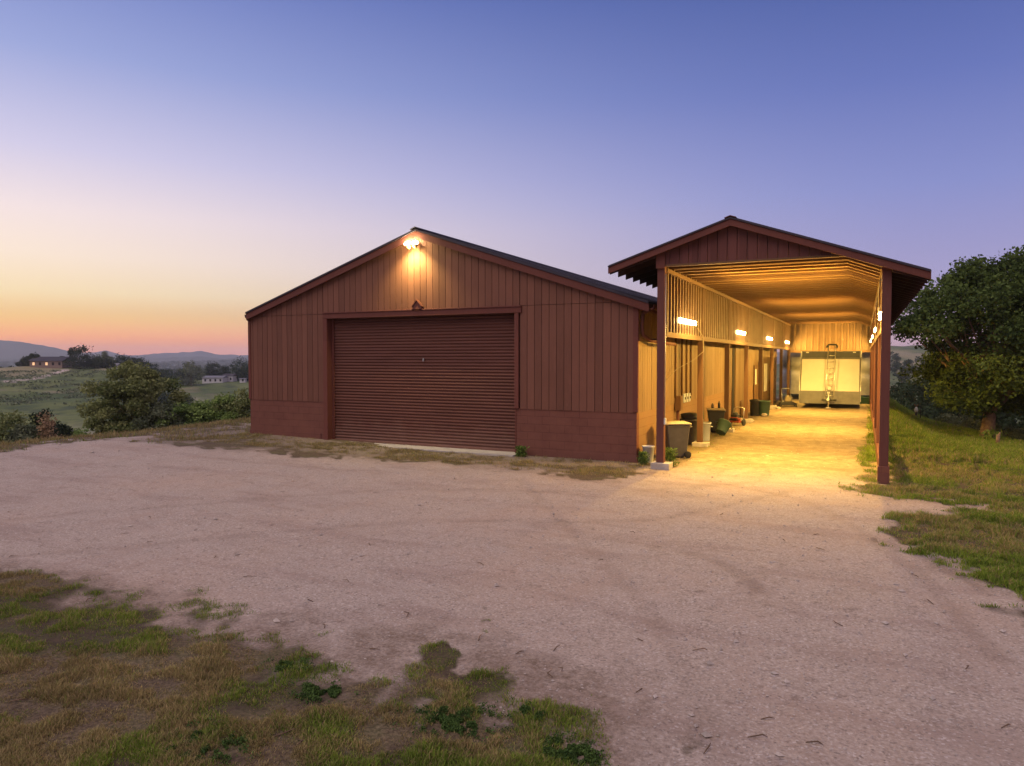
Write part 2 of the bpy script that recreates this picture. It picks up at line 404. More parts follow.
def inpoly(x, y, poly):
    ins = np.zeros(x.shape, bool); n = len(poly)
    for i in range(n):
        x1, y1 = poly[i]; x2, y2 = poly[(i + 1) % n]
        c = ((y1 > y) != (y2 > y)) & (x < (x2 - x1) * (y - y1) / (y2 - y1 + 1e-12) + x1); ins ^= c
    return ins
def sdist(x, y, poly):
    """signed distance to a polygon, + inside"""
    dm = np.full(x.shape, 1e9); n = len(poly)
    for i in range(n):
        x1, y1 = poly[i]; x2, y2 = poly[(i + 1) % n]; dx, dy = x2 - x1, y2 - y1
        t = np.clip(((x - x1) * dx + (y - y1) * dy) / (dx * dx + dy * dy + 1e-12), 0, 1)
        dm = np.minimum(dm, np.hypot(x - x1 - t * dx, y - y1 - t * dy))
    return np.where(inpoly(x, y, poly), dm, -dm)
def gp(lst): return [px2g(a, b) for a, b in lst]
P_FG = gp([(-900, 560), (-60, 578), (60, 586), (150, 606), (250, 640), (330, 668), (420, 690), (500, 720), (560, 760), (600, 800), (640, 900)]) + [(-0.2, 0.8), (-4, -3), (-14, -4), (-20, 2)]
P_FG2 = gp([(380, 640), (470, 655), (570, 685), (625, 730), (600, 780), (450, 760), (330, 700)])
P_LAWN = [px2g(*q) for q in ((884, 484), (860, 486), (915, 500), (990, 506), (965, 515), (898, 518), (915, 545), (965, 572), (1030, 596), (1100, 640))] + [(30, 8), (60, 20), (60, 60), (10, 80), (0.5, 80), (0.45, 15.9)]
P_STRIP = gp([(130, 446), (215, 426), (262, 430), (333, 434), (520, 449), (640, 460), (654, 470), (600, 479), (520, 470), (430, 463), (300, 457), (200, 452)])
P_CREST = [(-20.7, -8), (-20.3, 10), (-20.0, 20), (-19.8, 60), (-40, 60), (-40, -8)]
P_BARNL = [(-17.4, 16.0), (-17.4, 60), (-19.0, 60), (-18.6, 17.0)]
P_SHEDR = [px2g(*q) for q in ((864, 482), (861, 462), (868, 440))] + [(0.3, 20), (0.3, 16)]
P_SHEDL = [(-4.85, 16.5), (-4.85, 46), (-4.3, 46), (-4.0, 30), (-3.85, 20), (-4.0, 16)]
SPOT = px2g(702, 695)
def cover(x, y):
    """grass cover 0..1 and dryness 0..1 around the yard"""
    n1 = fbm(x / 0.9, y / 0.9, 51, 4) - 0.5; n2 = fbm(x / 0.28, y / 0.28, 61, 3) - 0.5; n3 = fbm(x / 2.6, y / 2.6, 71, 3)
    def soft(P, wdt, amp): return sst(-wdt, wdt, sdist(x, y, P) + n1 * amp + n2 * amp * 1.1)
    fg = soft(P_FG, 0.40, 1.2); fg2 = soft(P_FG2, 0.15, 1.8) * 0.75
    lawn = soft(P_LAWN, 0.28, 1.0); st = soft(P_STRIP, 0.15, 1.0) * 0.85; cr = soft(P_CREST, 0.5, 1.6)
    bl = soft(P_BARNL, 0.3, 0.8); sr = soft(P_SHEDR, 0.12, 0.6); sll = soft(P_SHEDL, 0.15, 0.5) * 0.4
    c = np.maximum.reduce([fg * (0.8 + 0.2 * sst(0.36, 0.55, n3 + n1 * 0.5)), fg2 * sst(0.38, 0.60, n3 * .6 + .2 + n1 * 1.3), lawn, st * (0.42 + .58 * sst(-.10, .16, n1 + n2 * .8)), cr, bl, sr * .55, sll])
    dry = np.maximum.reduce([fg * (0.25 + 0.7 * sst(0.38, 0.62, fbm(x / 0.8, y / 0.8, 81, 4))), fg2 * 0.35, st * 0.93, cr * 0.93, bl * 0.9, sll,
                             lawn * sst(0.36, 0.60, fbm(x / 1.1, y / 1.1, 91, 4)) * (1 - .75 * sst(17.5, 24, y)) * 0.62, lawn * 0.12])
    c = c * sst(.55, .8, np.hypot(x - SPOT[0], y - SPOT[1]))
    return np.clip(c, 0, 1), np.clip(dry, 0, 1)
def worn(x, y):
    n1 = fbm(x / 0.8, y / 0.8, 151, 4) - 0.5; n2 = fbm(x / 0.2, y / 0.2, 161, 3) - 0.5
    a = sst(-.75, .25, np.maximum(sdist(x, y, P_FG), sdist(x, y, P_FG2)) + n1 * 2.0 + n2 * .9)
    b = sst(-.55, .1, np.maximum(sdist(x, y, P_LAWN), sdist(x, y, P_STRIP)) + n1 * 1.3 + n2 * .5) * .6
    return np.maximum(a, b)

# tyre tracks: arcs on the drive, (points in the photo's ground), width
TR = [gp([(655, 548), (700, 556), (735, 572), (760, 592)]), gp([(600, 470), (690, 478), (800, 500), (900, 560), (1000, 660)]),
      gp([(520, 480), (560, 520), (640, 600), (700, 700), (740, 800)]), gp([(440, 692), (480, 700), (520, 690), (560, 660)]),
      gp([(0, 520), (180, 505), (400, 490), (600, 492), (760, 480)]), gp([(0, 556), (180, 540), (420, 520), (640, 520), (790, 490)]),
      gp([(760, 480), (800, 440), (820, 415)]), gp([(690, 490), (770, 440), (800, 415)]), gp([(880, 540), (930, 560), (985, 590)])]
def catmull(P, n=24):
    P = [np.array(p) for p in P]; P = [2 * P[0] - P[1]] + P + [2 * P[-1] - P[-2]]; out = []
    for i in range(1, len(P) - 2):
        for k in range(n):
            t = k / n; out.append(0.5 * ((2 * P[i]) + (-P[i - 1] + P[i + 1]) * t + (2 * P[i - 1] - 5 * P[i] + 4 * P[i + 1] - P[i + 2]) * t * t + (-P[i - 1] + 3 * P[i] - 3 * P[i + 1] + P[i + 2]) * t ** 3))
    out.append(P[-2]); return np.array(out)
def tracks(x, y):
    tr = np.zeros(x.shape); ta = np.zeros(x.shape)
    for ti, P in enumerate(TR):
        pw_ = (.65, .42, .3, .9, .42, .42, .42, .42, .7)[ti]
        C = catmull(P, 8); acc = 0
        for i in range(len(C) - 1):
            x1, y1 = C[i]; dx, dy = C[i + 1] - C[i]; L = math.hypot(dx, dy)
            sel = (np.abs(x - x1) < L + 0.5) & (np.abs(y - y1) < L + 0.5)
            if L > 1e-6 and sel.any():
                xs = x[sel]; ys = y[sel]; t = np.clip(((xs - x1) * dx + (ys - y1) * dy) / (L * L), 0, 1)
                dd = np.hypot(xs - x1 - t * dx, ys - y1 - t * dy); wv = pw_ * np.exp(-(dd / 0.11) ** 4)
                old = tr[sel]; up = wv > old; o2 = ta[sel]; old[up] = wv[up]; o2[up] = (acc + t * L)[up]; tr[sel] = old; ta[sel] = o2
            acc += L
    return tr, ta

def ground_mat():
    m = Mt('ground_earth', 0.95); m.b.inputs['Specular IOR Level'].default_value = 0.12
    v = m.coord(); gr = m.attr('cover'); dr = m.attr('dry'); far = m.attr('far'); rd = m.attr('road'); shd = m.attr('shed'); trk = m.attr('track'); ta = m.attr('along')
    big = m.noise(v, 0.35, 5, 0.6); mid = m.noise(v, 2.2, 6, 0.65); fine = m.noise(v, 34, 5, 0.7)
    vo = m.n('ShaderNodeTexVoronoi'); m.l(v, vo.inputs['Vector']); vo.inputs['Scale'].default_value = 60
    pebv = m.n('ShaderNodeSeparateColor'); m.l(vo.outputs['Color'], pebv.inputs[0])
    strk = m.noise(m.coord((0.35, 1.3, 1)), 1.1, 7, 0.7); strk2 = m.noise(m.coord((1.0, 0.28, 1)), 1.6, 7, 0.7)
    grav = m.mix(m.mr(fine, 0.34, 0.66), (0.23, 0.180, 0.145), (0.47, 0.392, 0.328))
    grit = m.noise(v, 9, 8, 0.8); grav = m.mix(m.mr(grit, 0.55, 0.70, 0, 0.35), grav, (0.22, 0.165, 0.13))
    grav = m.mix(m.mr(mid, 0.35, 0.72, 0, 0.5), grav, (0.42, 0.34, 0.29))
    grav = m.mix(m.mr(strk, 0.50, 0.64, 0, 0.62), grav, (0.27, 0.20, 0.165))
    grav = m.mix(m.mr(strk2, 0.52, 0.66, 0, 0.6), grav, (0.34, 0.26, 0.21))
    grav = m.mix(m.mr(big, 0.50, 0.68, 0, 0.4), grav, (0.40, 0.285, 0.21))
    grav = m.mix(m.mr(pebv.outputs[0], 0.86, 1.0, 0, 0.45), grav, (0.62, 0.56, 0.52))
    grav = m.mix(m.mr(pebv.outputs[1], 0.90, 1.0, 0, 0.6), grav, (0.13, 0.105, 0.09))
    clod = m.noise(m.coord((1, 1, 1)), 5.5, 9, 0.78)
    grav = m.mix(m.mr(clod, 0.555, 0.68, 0, 0.8), grav, (0.16, 0.115, 0.09))
    rut = m.math('MULTIPLY', trk, m.mr(strk2, 0.35, 0.60, 0.25, 1.0))
    grav = m.mix(rut, grav, m.mix(m.mr(fine, .35, .65), (0.17, 0.128, 0.10), (0.29, 0.22, 0.18)))
    dirt = m.mix(m.mr(mid, 0.3, 0.7), (0.15, 0.11, 0.068), (0.29, 0.225, 0.15))
    dirt = m.mix(m.mr(clod, 0.50, 0.64, 0, 0.75), dirt, (0.10, 0.068, 0.043))
    dirt = m.mix(m.mr(m.noise(v, 0.9, 6, 0.7), 0.54, 0.66, 0, 0.55), dirt, (0.15, 0.10, 0.06))
    base = m.mix(shd, grav, dirt)
    grav = m.mix(m.math('MULTIPLY', m.attr('worn'), m.mr(clod, 0.36, 0.58, 0.25, 0.95)), grav, m.mix(m.mr(fine, .35, .65), (0.12, 0.085, 0.062), (0.26, 0.195, 0.15)))
    base = m.mix(shd, grav, dirt)
    soil = m.mix(m.mr(clod, 0.35, 0.7), (0.030, 0.022, 0.015), (0.095, 0.068, 0.048))
    litter = m.mix(m.mr(fine, 0.4, 0.7), (0.09, 0.064, 0.038), (0.34, 0.255, 0.155))
    soil = m.mix(m.math('MULTIPLY', dr, m.mr(mid, 0.35, 0.65, 0.35, 0.95)), soil, litter)
    soil = m.mix(m.mr(mid, 0.45, 0.7, 0, 0.5), soil, (0.055, 0.075, 0.022))
    base = m.mix(m.mr(gr, 0.08, 0.62), base, soil)
    # fields of the far hills
    f1 = m.noise(v, 0.018, 6, 0.65); f2 = m.noise(m.coord((1, 1, 1)), 0.12, 6, 0.7)
    fld = m.mix(m.mr(f1, 0.38, 0.62), (0.055, 0.088, 0.030), (0.150, 0.170, 0.062))
    fld = m.mix(m.mr(f2, 0.48, 0.60, 0, 0.75), fld, (0.045, 0.065, 0.035))
    fld = m.mix(m.mr(m.noise(v, 0.03, 4), 0.56, 0.66, 0, 0.6), fld, (0.30, 0.24, 0.15))
    fld = m.mix(m.attr('wood'), fld, (0.035, 0.05, 0.035))
    fld = m.mix(m.attr('straw'), fld, m.mix(m.mr(f2, .3, .7), (0.30, 0.24, 0.14), (0.20, 0.19, 0.10)))
    fld = m.mix(rd, fld, (0.46, 0.38, 0.33))
    base = m.mix(far, base, fld)
    m.col(base)
    h = m.math('ADD', m.math('MULTIPLY', fine, 0.8), m.math('MULTIPLY', clod, 1.6))
    h = m.math('ADD', h, m.math('MULTIPLY', vo.outputs['Distance'], -0.12))
    tread = m.math('SINE', m.math('MULTIPLY', ta, 62.0))
    h = m.math('ADD', h, m.math('MULTIPLY', m.math('MULTIPLY', trk, m.math('ADD', tread, -1.2)), m.mr(mid, 0.38, 0.58, 0.0, 0.34)))
    m.bump(h, 0.013, 0.8); return m.m
M['ground'] = ground_mat()

def far_z(x, y): return terr(x, y)
ROAD = [pol(-60, 212), pol(0, 228), pol(28, 243), pol(46, 258), pol(58, 272), pol(67, 292)]
def build_ground():
    rr = [0.0, 0.9]; 
    while rr[-1] < 4200:
        g = 0.013 if rr[-1] < 45 else (0.02 if rr[-1] < 400 else 0.035)
        rr.append(rr[-1] * (1 + g))
    rr = np.array(rr)
    inner = np.arange(-41, 41.01, 0.16); outer = np.arange(44, 316, 4.0)
    ang = np.radians(np.concatenate([inner, outer])); na = len(ang)
    A = ang + 0.0
    # angle measured to the right of the view axis
    u = np.outer(rr, np.sin(A)); d = np.outer(rr, np.cos(A))
    X = (u * cs - d * sn); Y = (u * sn + d * cs); x = X.ravel(); y = Y.ravel(); r = np.hypot(x, y)
    z = terr(x, y)
    tr = np.zeros(x.shape); ta = np.zeros(x.shape); near = r < 32
    a, b = tracks(x[near], y[near]); tr[near] = a; ta[near] = b
    cov = np.zeros(x.shape); dry = np.zeros(x.shape); nr = r < 90
    c1, d1 = cover(x[nr], y[nr]); cov[nr] = c1; dry[nr] = d1
    tr *= (1 - np.clip(cov * 2, 0, 1)); wrn = np.zeros(x.shape); wrn[near] = worn(x[near], y[near])
    z = z - tr * 0.016
    far = sst(32, 60, r); far[(x > -17) & (y > 0) & (r < 50)] *= 0.2
    dd = -x * sn + y * cs; uu = x * cs + y * sn; t = uu / np.maximum(dd, 1)
    # drive on the opposite hill
    C = catmull(ROAD, 8); rd = np.zeros(x.shape); sel = (dd > 120) & (dd < 330) & (t < -0.5)
    dm = np.full(sel.sum(), 1e9)
    for i in range(len(C) - 1):
        x1, y1 = C[i]; dx, dy = C[i + 1] - C[i]; tt = np.clip(((x[sel] - x1) * dx + (y[sel] - y1) * dy) / (dx * dx + dy * dy), 0, 1)
        dm = np.minimum(dm, np.hypot(x[sel] - x1 - tt * dx, y[sel] - y1 - tt * dy))
    rd[sel] = (1 - sst(.9, 1.9, dm)) * .95
    bare = np.exp(-((t + 0.615) / 0.035) ** 2 - ((dd - 122) / 12) ** 2); rd = np.maximum(rd, bare * 0.7 * (dd > 50))
    rd = np.maximum(rd, 0.6 * np.exp(-((t + 0.47) / 0.03) ** 2 - ((dd - 270) / 22) ** 2))
    straw = sst(255, 285, dd) * (1 - sst(300, 330, dd)) * sst(-0.9, -0.72, t) * (1 - sst(-0.66, -0.60, t)) * 0.9
    straw = np.maximum(straw, sst(0.45, 0.5, t) * sst(330, 420, dd) * sst(0.42, 0.55, fbm(x / 70, y / 70, 5, 3)) * 0.9)
    wood = sst(330, 480, dd) * (t < 0.3) * sst(0.32, 0.50, fbm(x / 110, y / 60, 15, 4)) * 0.95
    shd = sst(-5.2, -4.6, x) * (1 - sst(0.3, 0.9, x)) * sst(14.6, 17.6, y)
    V = np.stack([x, y, z], 1)
    nr_ = len(rr); idx = np.arange(nr_ * na).reshape(nr_, na)
    a0 = idx[:-1]; a1 = idx[1:]; Fc = np.stack([a0, np.roll(a0, -1, 1), np.roll(a1, -1, 1), a1], -1).reshape(-1, 4)[:, ::-1]
    o = npmesh('ground', V, Fc, M['ground'], 4, dict(cover=cov, dry=dry, far=far, road=rd, shed=shd, track=tr, along=ta, straw=straw, wood=wood, worn=wrn), True)
    tag(o, kind='structure')
build_ground()

def range_mesh(name, prof, d0, d1, base, col, seed):
    px = np.linspace(-500, 1500, 420); t = (px - 512) / F
    top = np.interp(px, [p[0] for p in prof], [p[1] for p in prof]) - (fbm(px / 16, px * 0, seed, 4) - .5) * 4.2
    ds = np.linspace(d0, d1, 30); V = []
    for j, d in enumerate(ds):
        k = j / 29; shape = math.sin(math.pi * min(1, k * 1.0)) ** 0.8
        u = t * d; x = u * cs - d * sn; y = u * sn + d * cs
        zt = CAMH + (358 - top) / F * (d0 + d1) / 2
        rid = (fbm(x / 260, y / 260, seed, 5) - 0.5) * 0.5 * (zt - base)
        V.append(np.stack([x, y, base + (zt - base) * shape + rid * shape * (1 - shape * 0.75)], 1))
    V = np.concatenate(V); n = 420; idx = np.arange(n * 30).reshape(30, n)
    Fc = np.stack([idx[:-1, :-1], idx[:-1, 1:], idx[1:, 1:], idx[1:, :-1]], -1).reshape(-1, 4)
    mm = simple(name + '_slopes', col, 0.95, 0, 0.4, 0.01)
    tag(npmesh(name, V, Fc, mm, 4, None, True), kind='structure')
range_mesh('mountains', [(-500, 340), (-100, 336), (0, 341), (12, 341.5), (40, 345), (62, 348), (80, 354), (130, 356), (165, 357), (250, 358), (600, 358), (880, 350), (1500, 345)], 3000, 3900, -24, (0.07, 0.08, 0.07), 5)
range_mesh('far_mountains', [(-500, 352), (0, 355), (55, 352), (75, 351), (95, 354), (108, 350), (118, 353), (140, 355.5), (165, 354), (185, 352.5), (200, 350.5), (215, 353.5), (240, 356), (300, 355), (800, 352), (1500, 350)], 4000, 5000, -60, (0.06, 0.07, 0.07), 8)

# ------------------------------------------------------------------ air
def haze():
    m = bpy.data.materials.new('haze_air'); m.use_nodes = True; t = m.node_tree; t.nodes.clear()
    v = t.nodes.new('ShaderNodeVolumePrincipled'); v.inputs['Color'].default_value = (0.93, 0.94, 1.0, 1); v.inputs['Density'].default_value = 0.00019
    v.inputs['Anisotropy'].default_value = 0.45
    o = t.nodes.new('ShaderNodeOutputMaterial'); t.links.new(v.outputs[0], o.inputs['Volume'])
    b = MB(); b.box(-5600, 5600, -4400, 5600, -140, 96); h = b.build('haze', m); tag(h, kind='stuff')
haze()

# ------------------------------------------------------------------ barn
BX0, BX1, BY0, BY1 = -17.43, -4.84, 16.44, 46.4
EV, RG = 3.88, 5.97; RX = -11.02
DX0, DX1, DZ = -14.25, -8.07, 3.66
GZ = -0.35                                      # walls reach below the uneven ground
MAS = 1.2
def roofz(x): return RG - abs(x - RX) * ((RG - EV) / ((RX - BX0) if x < RX else (BX1 - RX)))
barn = empty('barn', (0, 0, 0)); tag(barn, 'wide dark red-brown barn with big roller door in its gable end', 'barn')
b = MB()
b.box(BX0, DX0 - 0.02, BY0, BY0 + 0.2, GZ, MAS); b.box(DX1 + 0.02, BX1, BY0, BY0 + 0.2, GZ, MAS)
b.box(BX0, BX0 + 0.2, BY0 + 0.2, BY1, GZ, MAS); b.box(BX0 + 0.2, BX1 - 0.2, BY1 - 0.2, BY1, GZ, MAS)
# the foundation steps out a little near the ground
b.box(BX0 - 0.02, DX0 - 0.3, BY0 - 0.02, BY0 + 0.1, GZ, 0.24); b.box(DX1 + 0.3, BX1 + 0.02, BY0 - 0.02, BY0 + 0.1, GZ, 0.16)
b.build('block_base', M['block'], barn)
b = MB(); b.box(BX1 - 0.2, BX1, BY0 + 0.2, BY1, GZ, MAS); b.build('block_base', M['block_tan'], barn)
# inner wall behind the boards
b = MB(); yb = BY0 + 0.05
b.box(BX0 + .03, DX0 - .05, yb, yb + .08, MAS, EV - .05); b.box(DX1 + .05, BX1 - .03, yb, yb + .08, MAS, EV - .05)
b.prism([(BX0 + .03, EV - .05), (BX1 - .03, EV - .05), (RX, RG - .1)], 'y', yb, yb + .08)
b.build('wall_backing', M['siding'], barn)
def boards(name, mat, parent, a0, a1, zlo, ztop, plane, depth, pitch=0.2032, ax='x', gap=0.013, joint=None, seed=1, start=None):
    b = MB(); rd = random.Random(seed); k = math.floor(a0 / pitch)
    while k * pitch < a1:
        p0 = max(a0, k * pitch + gap / 2); p1 = min(a1, (k + 1) * pitch - gap / 2); k += 1
        if p1 - p0 < 0.02: continue
        dj = rd.uniform(-0.003, 0.003)
        segs = [(zlo(0.5 * (p0 + p1)), None)]
        cuts = [zlo(0.5 * (p0 + p1))]
        jt = joint
        zt0, zt1 = ztop(p0), ztop(p1)
        if jt and cuts[0] < jt < min(zt0, zt1): segs = [(cuts[0], jt - 0.006), (jt + 0.006, None)]
        for lo, hi in segs:
            t0 = hi if hi else zt0; t1 = hi if hi else zt1
            if max(t0, t1) <= lo + 0.02: continue
            t0 = max(t0, lo + 0.005); t1 = max(t1, lo + 0.005)
            f0 = plane + dj * (1 if depth > 0 else -1); f1 = plane + depth
            if ax == 'x': b.prism([(p0, lo), (p1, lo), (p1, t1), (p0, t0)], 'y', f0, f1)
            else: b.prism([(p0, lo), (p1, lo), (p1, t1), (p0, t0)], 'x', f0, f1)
    return b.build(name, mat, parent)
boards('siding', M['siding'], barn, BX0, DX0 - 0.16, lambda x: MAS - 0.01, lambda x: roofz(x) - .09, BY0 - 0.018, 0.06, joint=3.80, seed=2)
boards('siding', M['siding'], barn, DX1 + 0.13, BX1, lambda x: MAS - 0.01, lambda x: roofz(x) - .09, BY0 - 0.018, 0.06, joint=3.84, seed=3)
boards('siding', M['siding'], barn, DX0 - 0.16, DX1 + 0.13, lambda x: DZ + 0.16, lambda x: roofz(x) - .09, BY0 - 0.018, 0.06, seed=4)
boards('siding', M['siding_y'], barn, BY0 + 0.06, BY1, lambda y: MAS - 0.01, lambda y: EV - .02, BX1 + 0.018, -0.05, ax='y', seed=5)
boards('siding', M['siding'], barn, BY0 + 0.06, BY1, lambda y: MAS - 0.01, lambda y: EV - .02, BX0 - 0.018, 0.05, ax='y', seed=6)
boards('siding', M['siding'], barn, BX0, BX1, lambda x: MAS - 0.01, lambda x: roofz(x) - .09, BY1 + 0.018, -0.05, seed=7)
b = MB(); b.box(BX1 - .09, BX1 + .035, BY0 - .035, BY0 + .05, MAS + .01, EV - .12); b.build('corner_trim', M['trim'], barn)
b = MB(); b.box(BX0 - .035, BX0 + .06, BY0 - .035, BY0 + .05, MAS + .01, EV - .12); b.build('corner_trim', M['trim'], barn)
# door frame
b = MB(); b.box(DX0 - .14, DX1 + .2, BY0 - .075, BY0 + .02, DZ, DZ + .15); b.box(DX0 - .14, DX1 + .2, BY0 - .10, BY0 - .02, DZ + .15, DZ + .185)
b.box(DX0 - .15, DX0, BY0 - .06, BY0 + .32, GZ, DZ); b.box(DX1, DX1 + .12, BY0 - .06, BY0 + .32, MAS - .15 * 0, DZ)
b.box(DX1, DX1 + .03, BY0 - .02, BY0 + .32, GZ, MAS)
b.build('door_frame', M['trim'], barn, 0.006)
# roller curtain: curved slats
b = MB(); yd = BY0 + 0.22; p = 0.086; z = 0.03; vs = []; pr = []
while z < DZ - 0.005:
    for q, off in ((0.0, 0.0), (0.16, -0.010), (0.34, -0.022), (0.52, -0.026), (0.70, -0.022), (0.86, -0.010)):
        pr.append((z + q * p, yd + off))
    z += p
pr = [q for q in pr if q[0] < DZ + .05]
for (zz, yy) in pr: vs += [(DX0, yy, zz), (DX1, yy, zz)]
b.add(vs, [(2 * i, 2 * i + 1, 2 * i + 3, 2 * i + 2) for i in range(len(pr) - 1)], False)
rdr = b.build('roller_door', M['door'], barn)
b = MB(); b.box(DX0 + .02, DX1 - .02, yd - .045, yd + .01, 0.0, 0.075); b.build('bottom_bar', M['door'], rdr)
b = MB(); b.box(DX0 + .001, DX0 + .075, yd - .06, yd - .028, 0, DZ - .001); b.build('guide', M['trim'], rdr); b = MB(); b.box(DX1 - .075, DX1 - .001, yd - .06, yd - .028, 0, DZ - .001); b.build('guide', M['trim'], rdr)
b = MB(); b.cbox((-11.0, yd - .05, 2.45), (.03, .04, .09)); b.build('latch', M['steel'], rdr)
# little peaked hood over the header
b = MB(); hx = -11.03; b.prism([(hx - .15, DZ + .15), (hx + .15, DZ + .15), (hx + .15, DZ + .25), (hx, DZ + .42), (hx - .15, DZ + .25)], 'y', BY0 - .10, BY0 - .02)
b.prism([(hx - .17, DZ + .26), (hx, DZ + .45), (hx + .17, DZ + .26), (hx + .155, DZ + .245), (hx, DZ + .42), (hx - .155, DZ + .245)], 'y', BY0 - .13, BY0 - .02)
b.build('peaked_hood', M['trim'], barn)
# roof
YF, YBk = BY0 - 0.16, BY1 + 0.3; OV = 0.32
for sgn in (-1, 1):
    xe = BX1 + OV if sgn > 0 else BX0 + .02; ze = roofz(xe); xw = BX1 if sgn > 0 else BX0
    b = MB(); b.prism([(RX, RG + .0), (xe, ze), (xe, ze + .05), (RX, RG + .05)], 'y', YF - .03, YBk)
    # standing ribs
    k = YF + 0.1
    while k < YBk:
        b.prism([(RX, RG + .05), (xe, ze + .05), (xe, ze + .075), (RX, RG + .075)], 'y', k, k + .04); k += 0.3
    b.build('roof', M['roof'], barn)
    b = MB(); b.prism([(RX, RG - .004), (xe, ze - .004), (xe, ze - .19), (RX, RG - .19)], 'y', YF, YF + .04)
    b.build('rake_board', M['trim'], barn)
    b = MB(); b.box(xe - .04 * sgn, xe, YF + .04, YBk, ze - .19, ze - .01); b.build('eave_board', M['trim'], barn)
    b = MB(); b.prism([(xe + .005 * sgn, ze - .13), (xe + .09 * sgn, ze - .13), (xe + .12 * sgn, ze - .02), (xe + .105 * sgn, ze - .02), (xe + .08 * sgn, ze - .115), (xe + .005 * sgn, ze - .115)], 'y', YF + .05, YBk)
    b.build('gutter', M['trim'], barn)
    b = MB(); b.prism([(xe - .05 * sgn, ze - .2), (xw, EV - .02 - .19), (xw, EV - .02 - .16), (xe - .05 * sgn, ze - .17)], 'y', YF + .05, YBk); b.build('soffit', M['trim'], barn)
b = MB(); b.prism([(RX - .16, RG + .03), (RX, RG + .09), (RX + .16, RG + .03), (RX + .16, RG + .05), (RX, RG + .112), (RX - .16, RG + .05)], 'y', YF - .04, YBk + .01); b.build('ridge_cap', M['roof'], barn)
# downspout curving back from the gutter towards the shelter
xg = BX1 + OV + .05
b = MB(); b.tube([(BX1 + .10, BY0 + .12, 3.6), (BX1 + .08, BY0 + .12, 3.25), (BX1 + .10, BY0 + .14, 3.05), (BX1 + .2, BY0 + .4, 2.93), (BX1 + .36, BY0 + 1.0, 2.88), (BX1 + .42, BY0 + 2.0, 2.86)], .045, 8)
b.tube([(xg, BY0 + .05, 3.66), (BX1 + .12, BY0 + .10, 3.58)], .045, 8); b.build('downspout', M['post'], barn)
# doors and openings along the side wall
for y0, y1, mat, z1 in ((29.9, 30.45, 'darkgap', 3.0), (33.0, 33.25, 'darkgap', 3.0), (42.9, 44.8, 'darkgap', 2.9)):
    b = MB(); b.box(BX1 + .021, BX1 + .032, y0, y1, 0.02, z1); b.build('side_opening', M[mat], barn)
b = MB(); b.box(BX1 + .022, BX1 + .06, 36.2, 37.3, 0.02, 2.15); sd = b.build('side_door', M['timber'], barn)
b = MB(); b.box(BX1 + .062, BX1 + .07, 36.5, 36.9, 1.2, 1.95); b.build('notice', M['paper'], sd)
b = MB(); b.box(BX1 + .022, BX1 + .07, 30.5, 32.9, 0.05, 3.02); b.build('sliding_door', M['siding_y'], barn)
b = MB(); b.box(BX1 + .022, BX1 + .06, 40.2, 41.3, 0.7, 2.2); b.build('notice_board', M['paper'], barn)
for yy in (20.1, 20.9, 21.5, 22.1): 
    b = MB(); b.tube([(BX1 + .05, yy, 1.35), (BX1 + .05, yy, 3.6)], .03, 6); b.build('conduit', M['timber'], barn)
b = MB(); b.box(DX0 - .35, DX1 + .15, BY0 - .42, BY0 + .3, -0.3, 0.035); tag(b.build('door_apron', M['concrete'], None, 0.01), 'thin pale concrete slab along the foot of the roller door', 'slab')

# security light under the gable peak
sx, sy, sz = -11.13, BY0 - 0.02, 5.56
sec = empty('security_light', (sx, sy, sz)); tag(sec, 'glaring twin security floodlight under the barn gable peak', 'floodlight')
b = MB(); b.cbox((0, -.04, .06), (.13, .08, .13)); b.build('junction_box', M['tan_pl'], sec, .008)
for s in (-1, 1):
    hd = MB(); rot = Matrix.Rotation(R(s * 16), 3, 'Z') @ Matrix.Rotation(R(-62), 3, 'X')
    Mx = Matrix.Translation((s * .11, -.17, .02)) @ rot.to_4x4() @ Matrix.Rotation(R(90), 4, 'X')
    hd.lathe([(0.03, -.10), (.045, -.08), (.055, -.02), (.095, .05)], 16, M=Mx); h = hd.build('lamp_head', M['tan_pl'], sec)
    ln = MB(); ln.lathe([(.092, .048), (.090, .07), (.06, .10), (.0, .115)], 16, M=Mx); ln.build('lens', M['flood'], h)
    am = MB(); am.tube([(0, -.07, .06), (s * .07, -.12, .05), (s * .10, -.14, .04)], .012, 6); am.build('arm', M['black'], sec)
def light_of(parent, loc, energy, color, radius):
    l = bpy.data.lights.new('lamp_light', 'POINT'); l.energy = energy; l.color = color; l.shadow_soft_size = radius
    o = bpy.data.objects.new('lamp_light', l); COL.objects.link(o); o.parent = parent; o.location = loc; return o
sp_ = bpy.data.lights.new('flood_beam', 'SPOT'); sp_.energy = 650; sp_.color = (1, .80, .30); sp_.spot_size = R(120); sp_.spot_blend = 1.0; sp_.shadow_soft_size = .05
spo = bpy.data.objects.new('flood_beam', sp_); COL.objects.link(spo); spo.parent = sec; spo.location = (0, -.40, .0); spo.rotation_euler = (R(20), 0, 0)
light_of(sec, (-.0, -.26, -.08), 50, (1, .80, .30), .06)

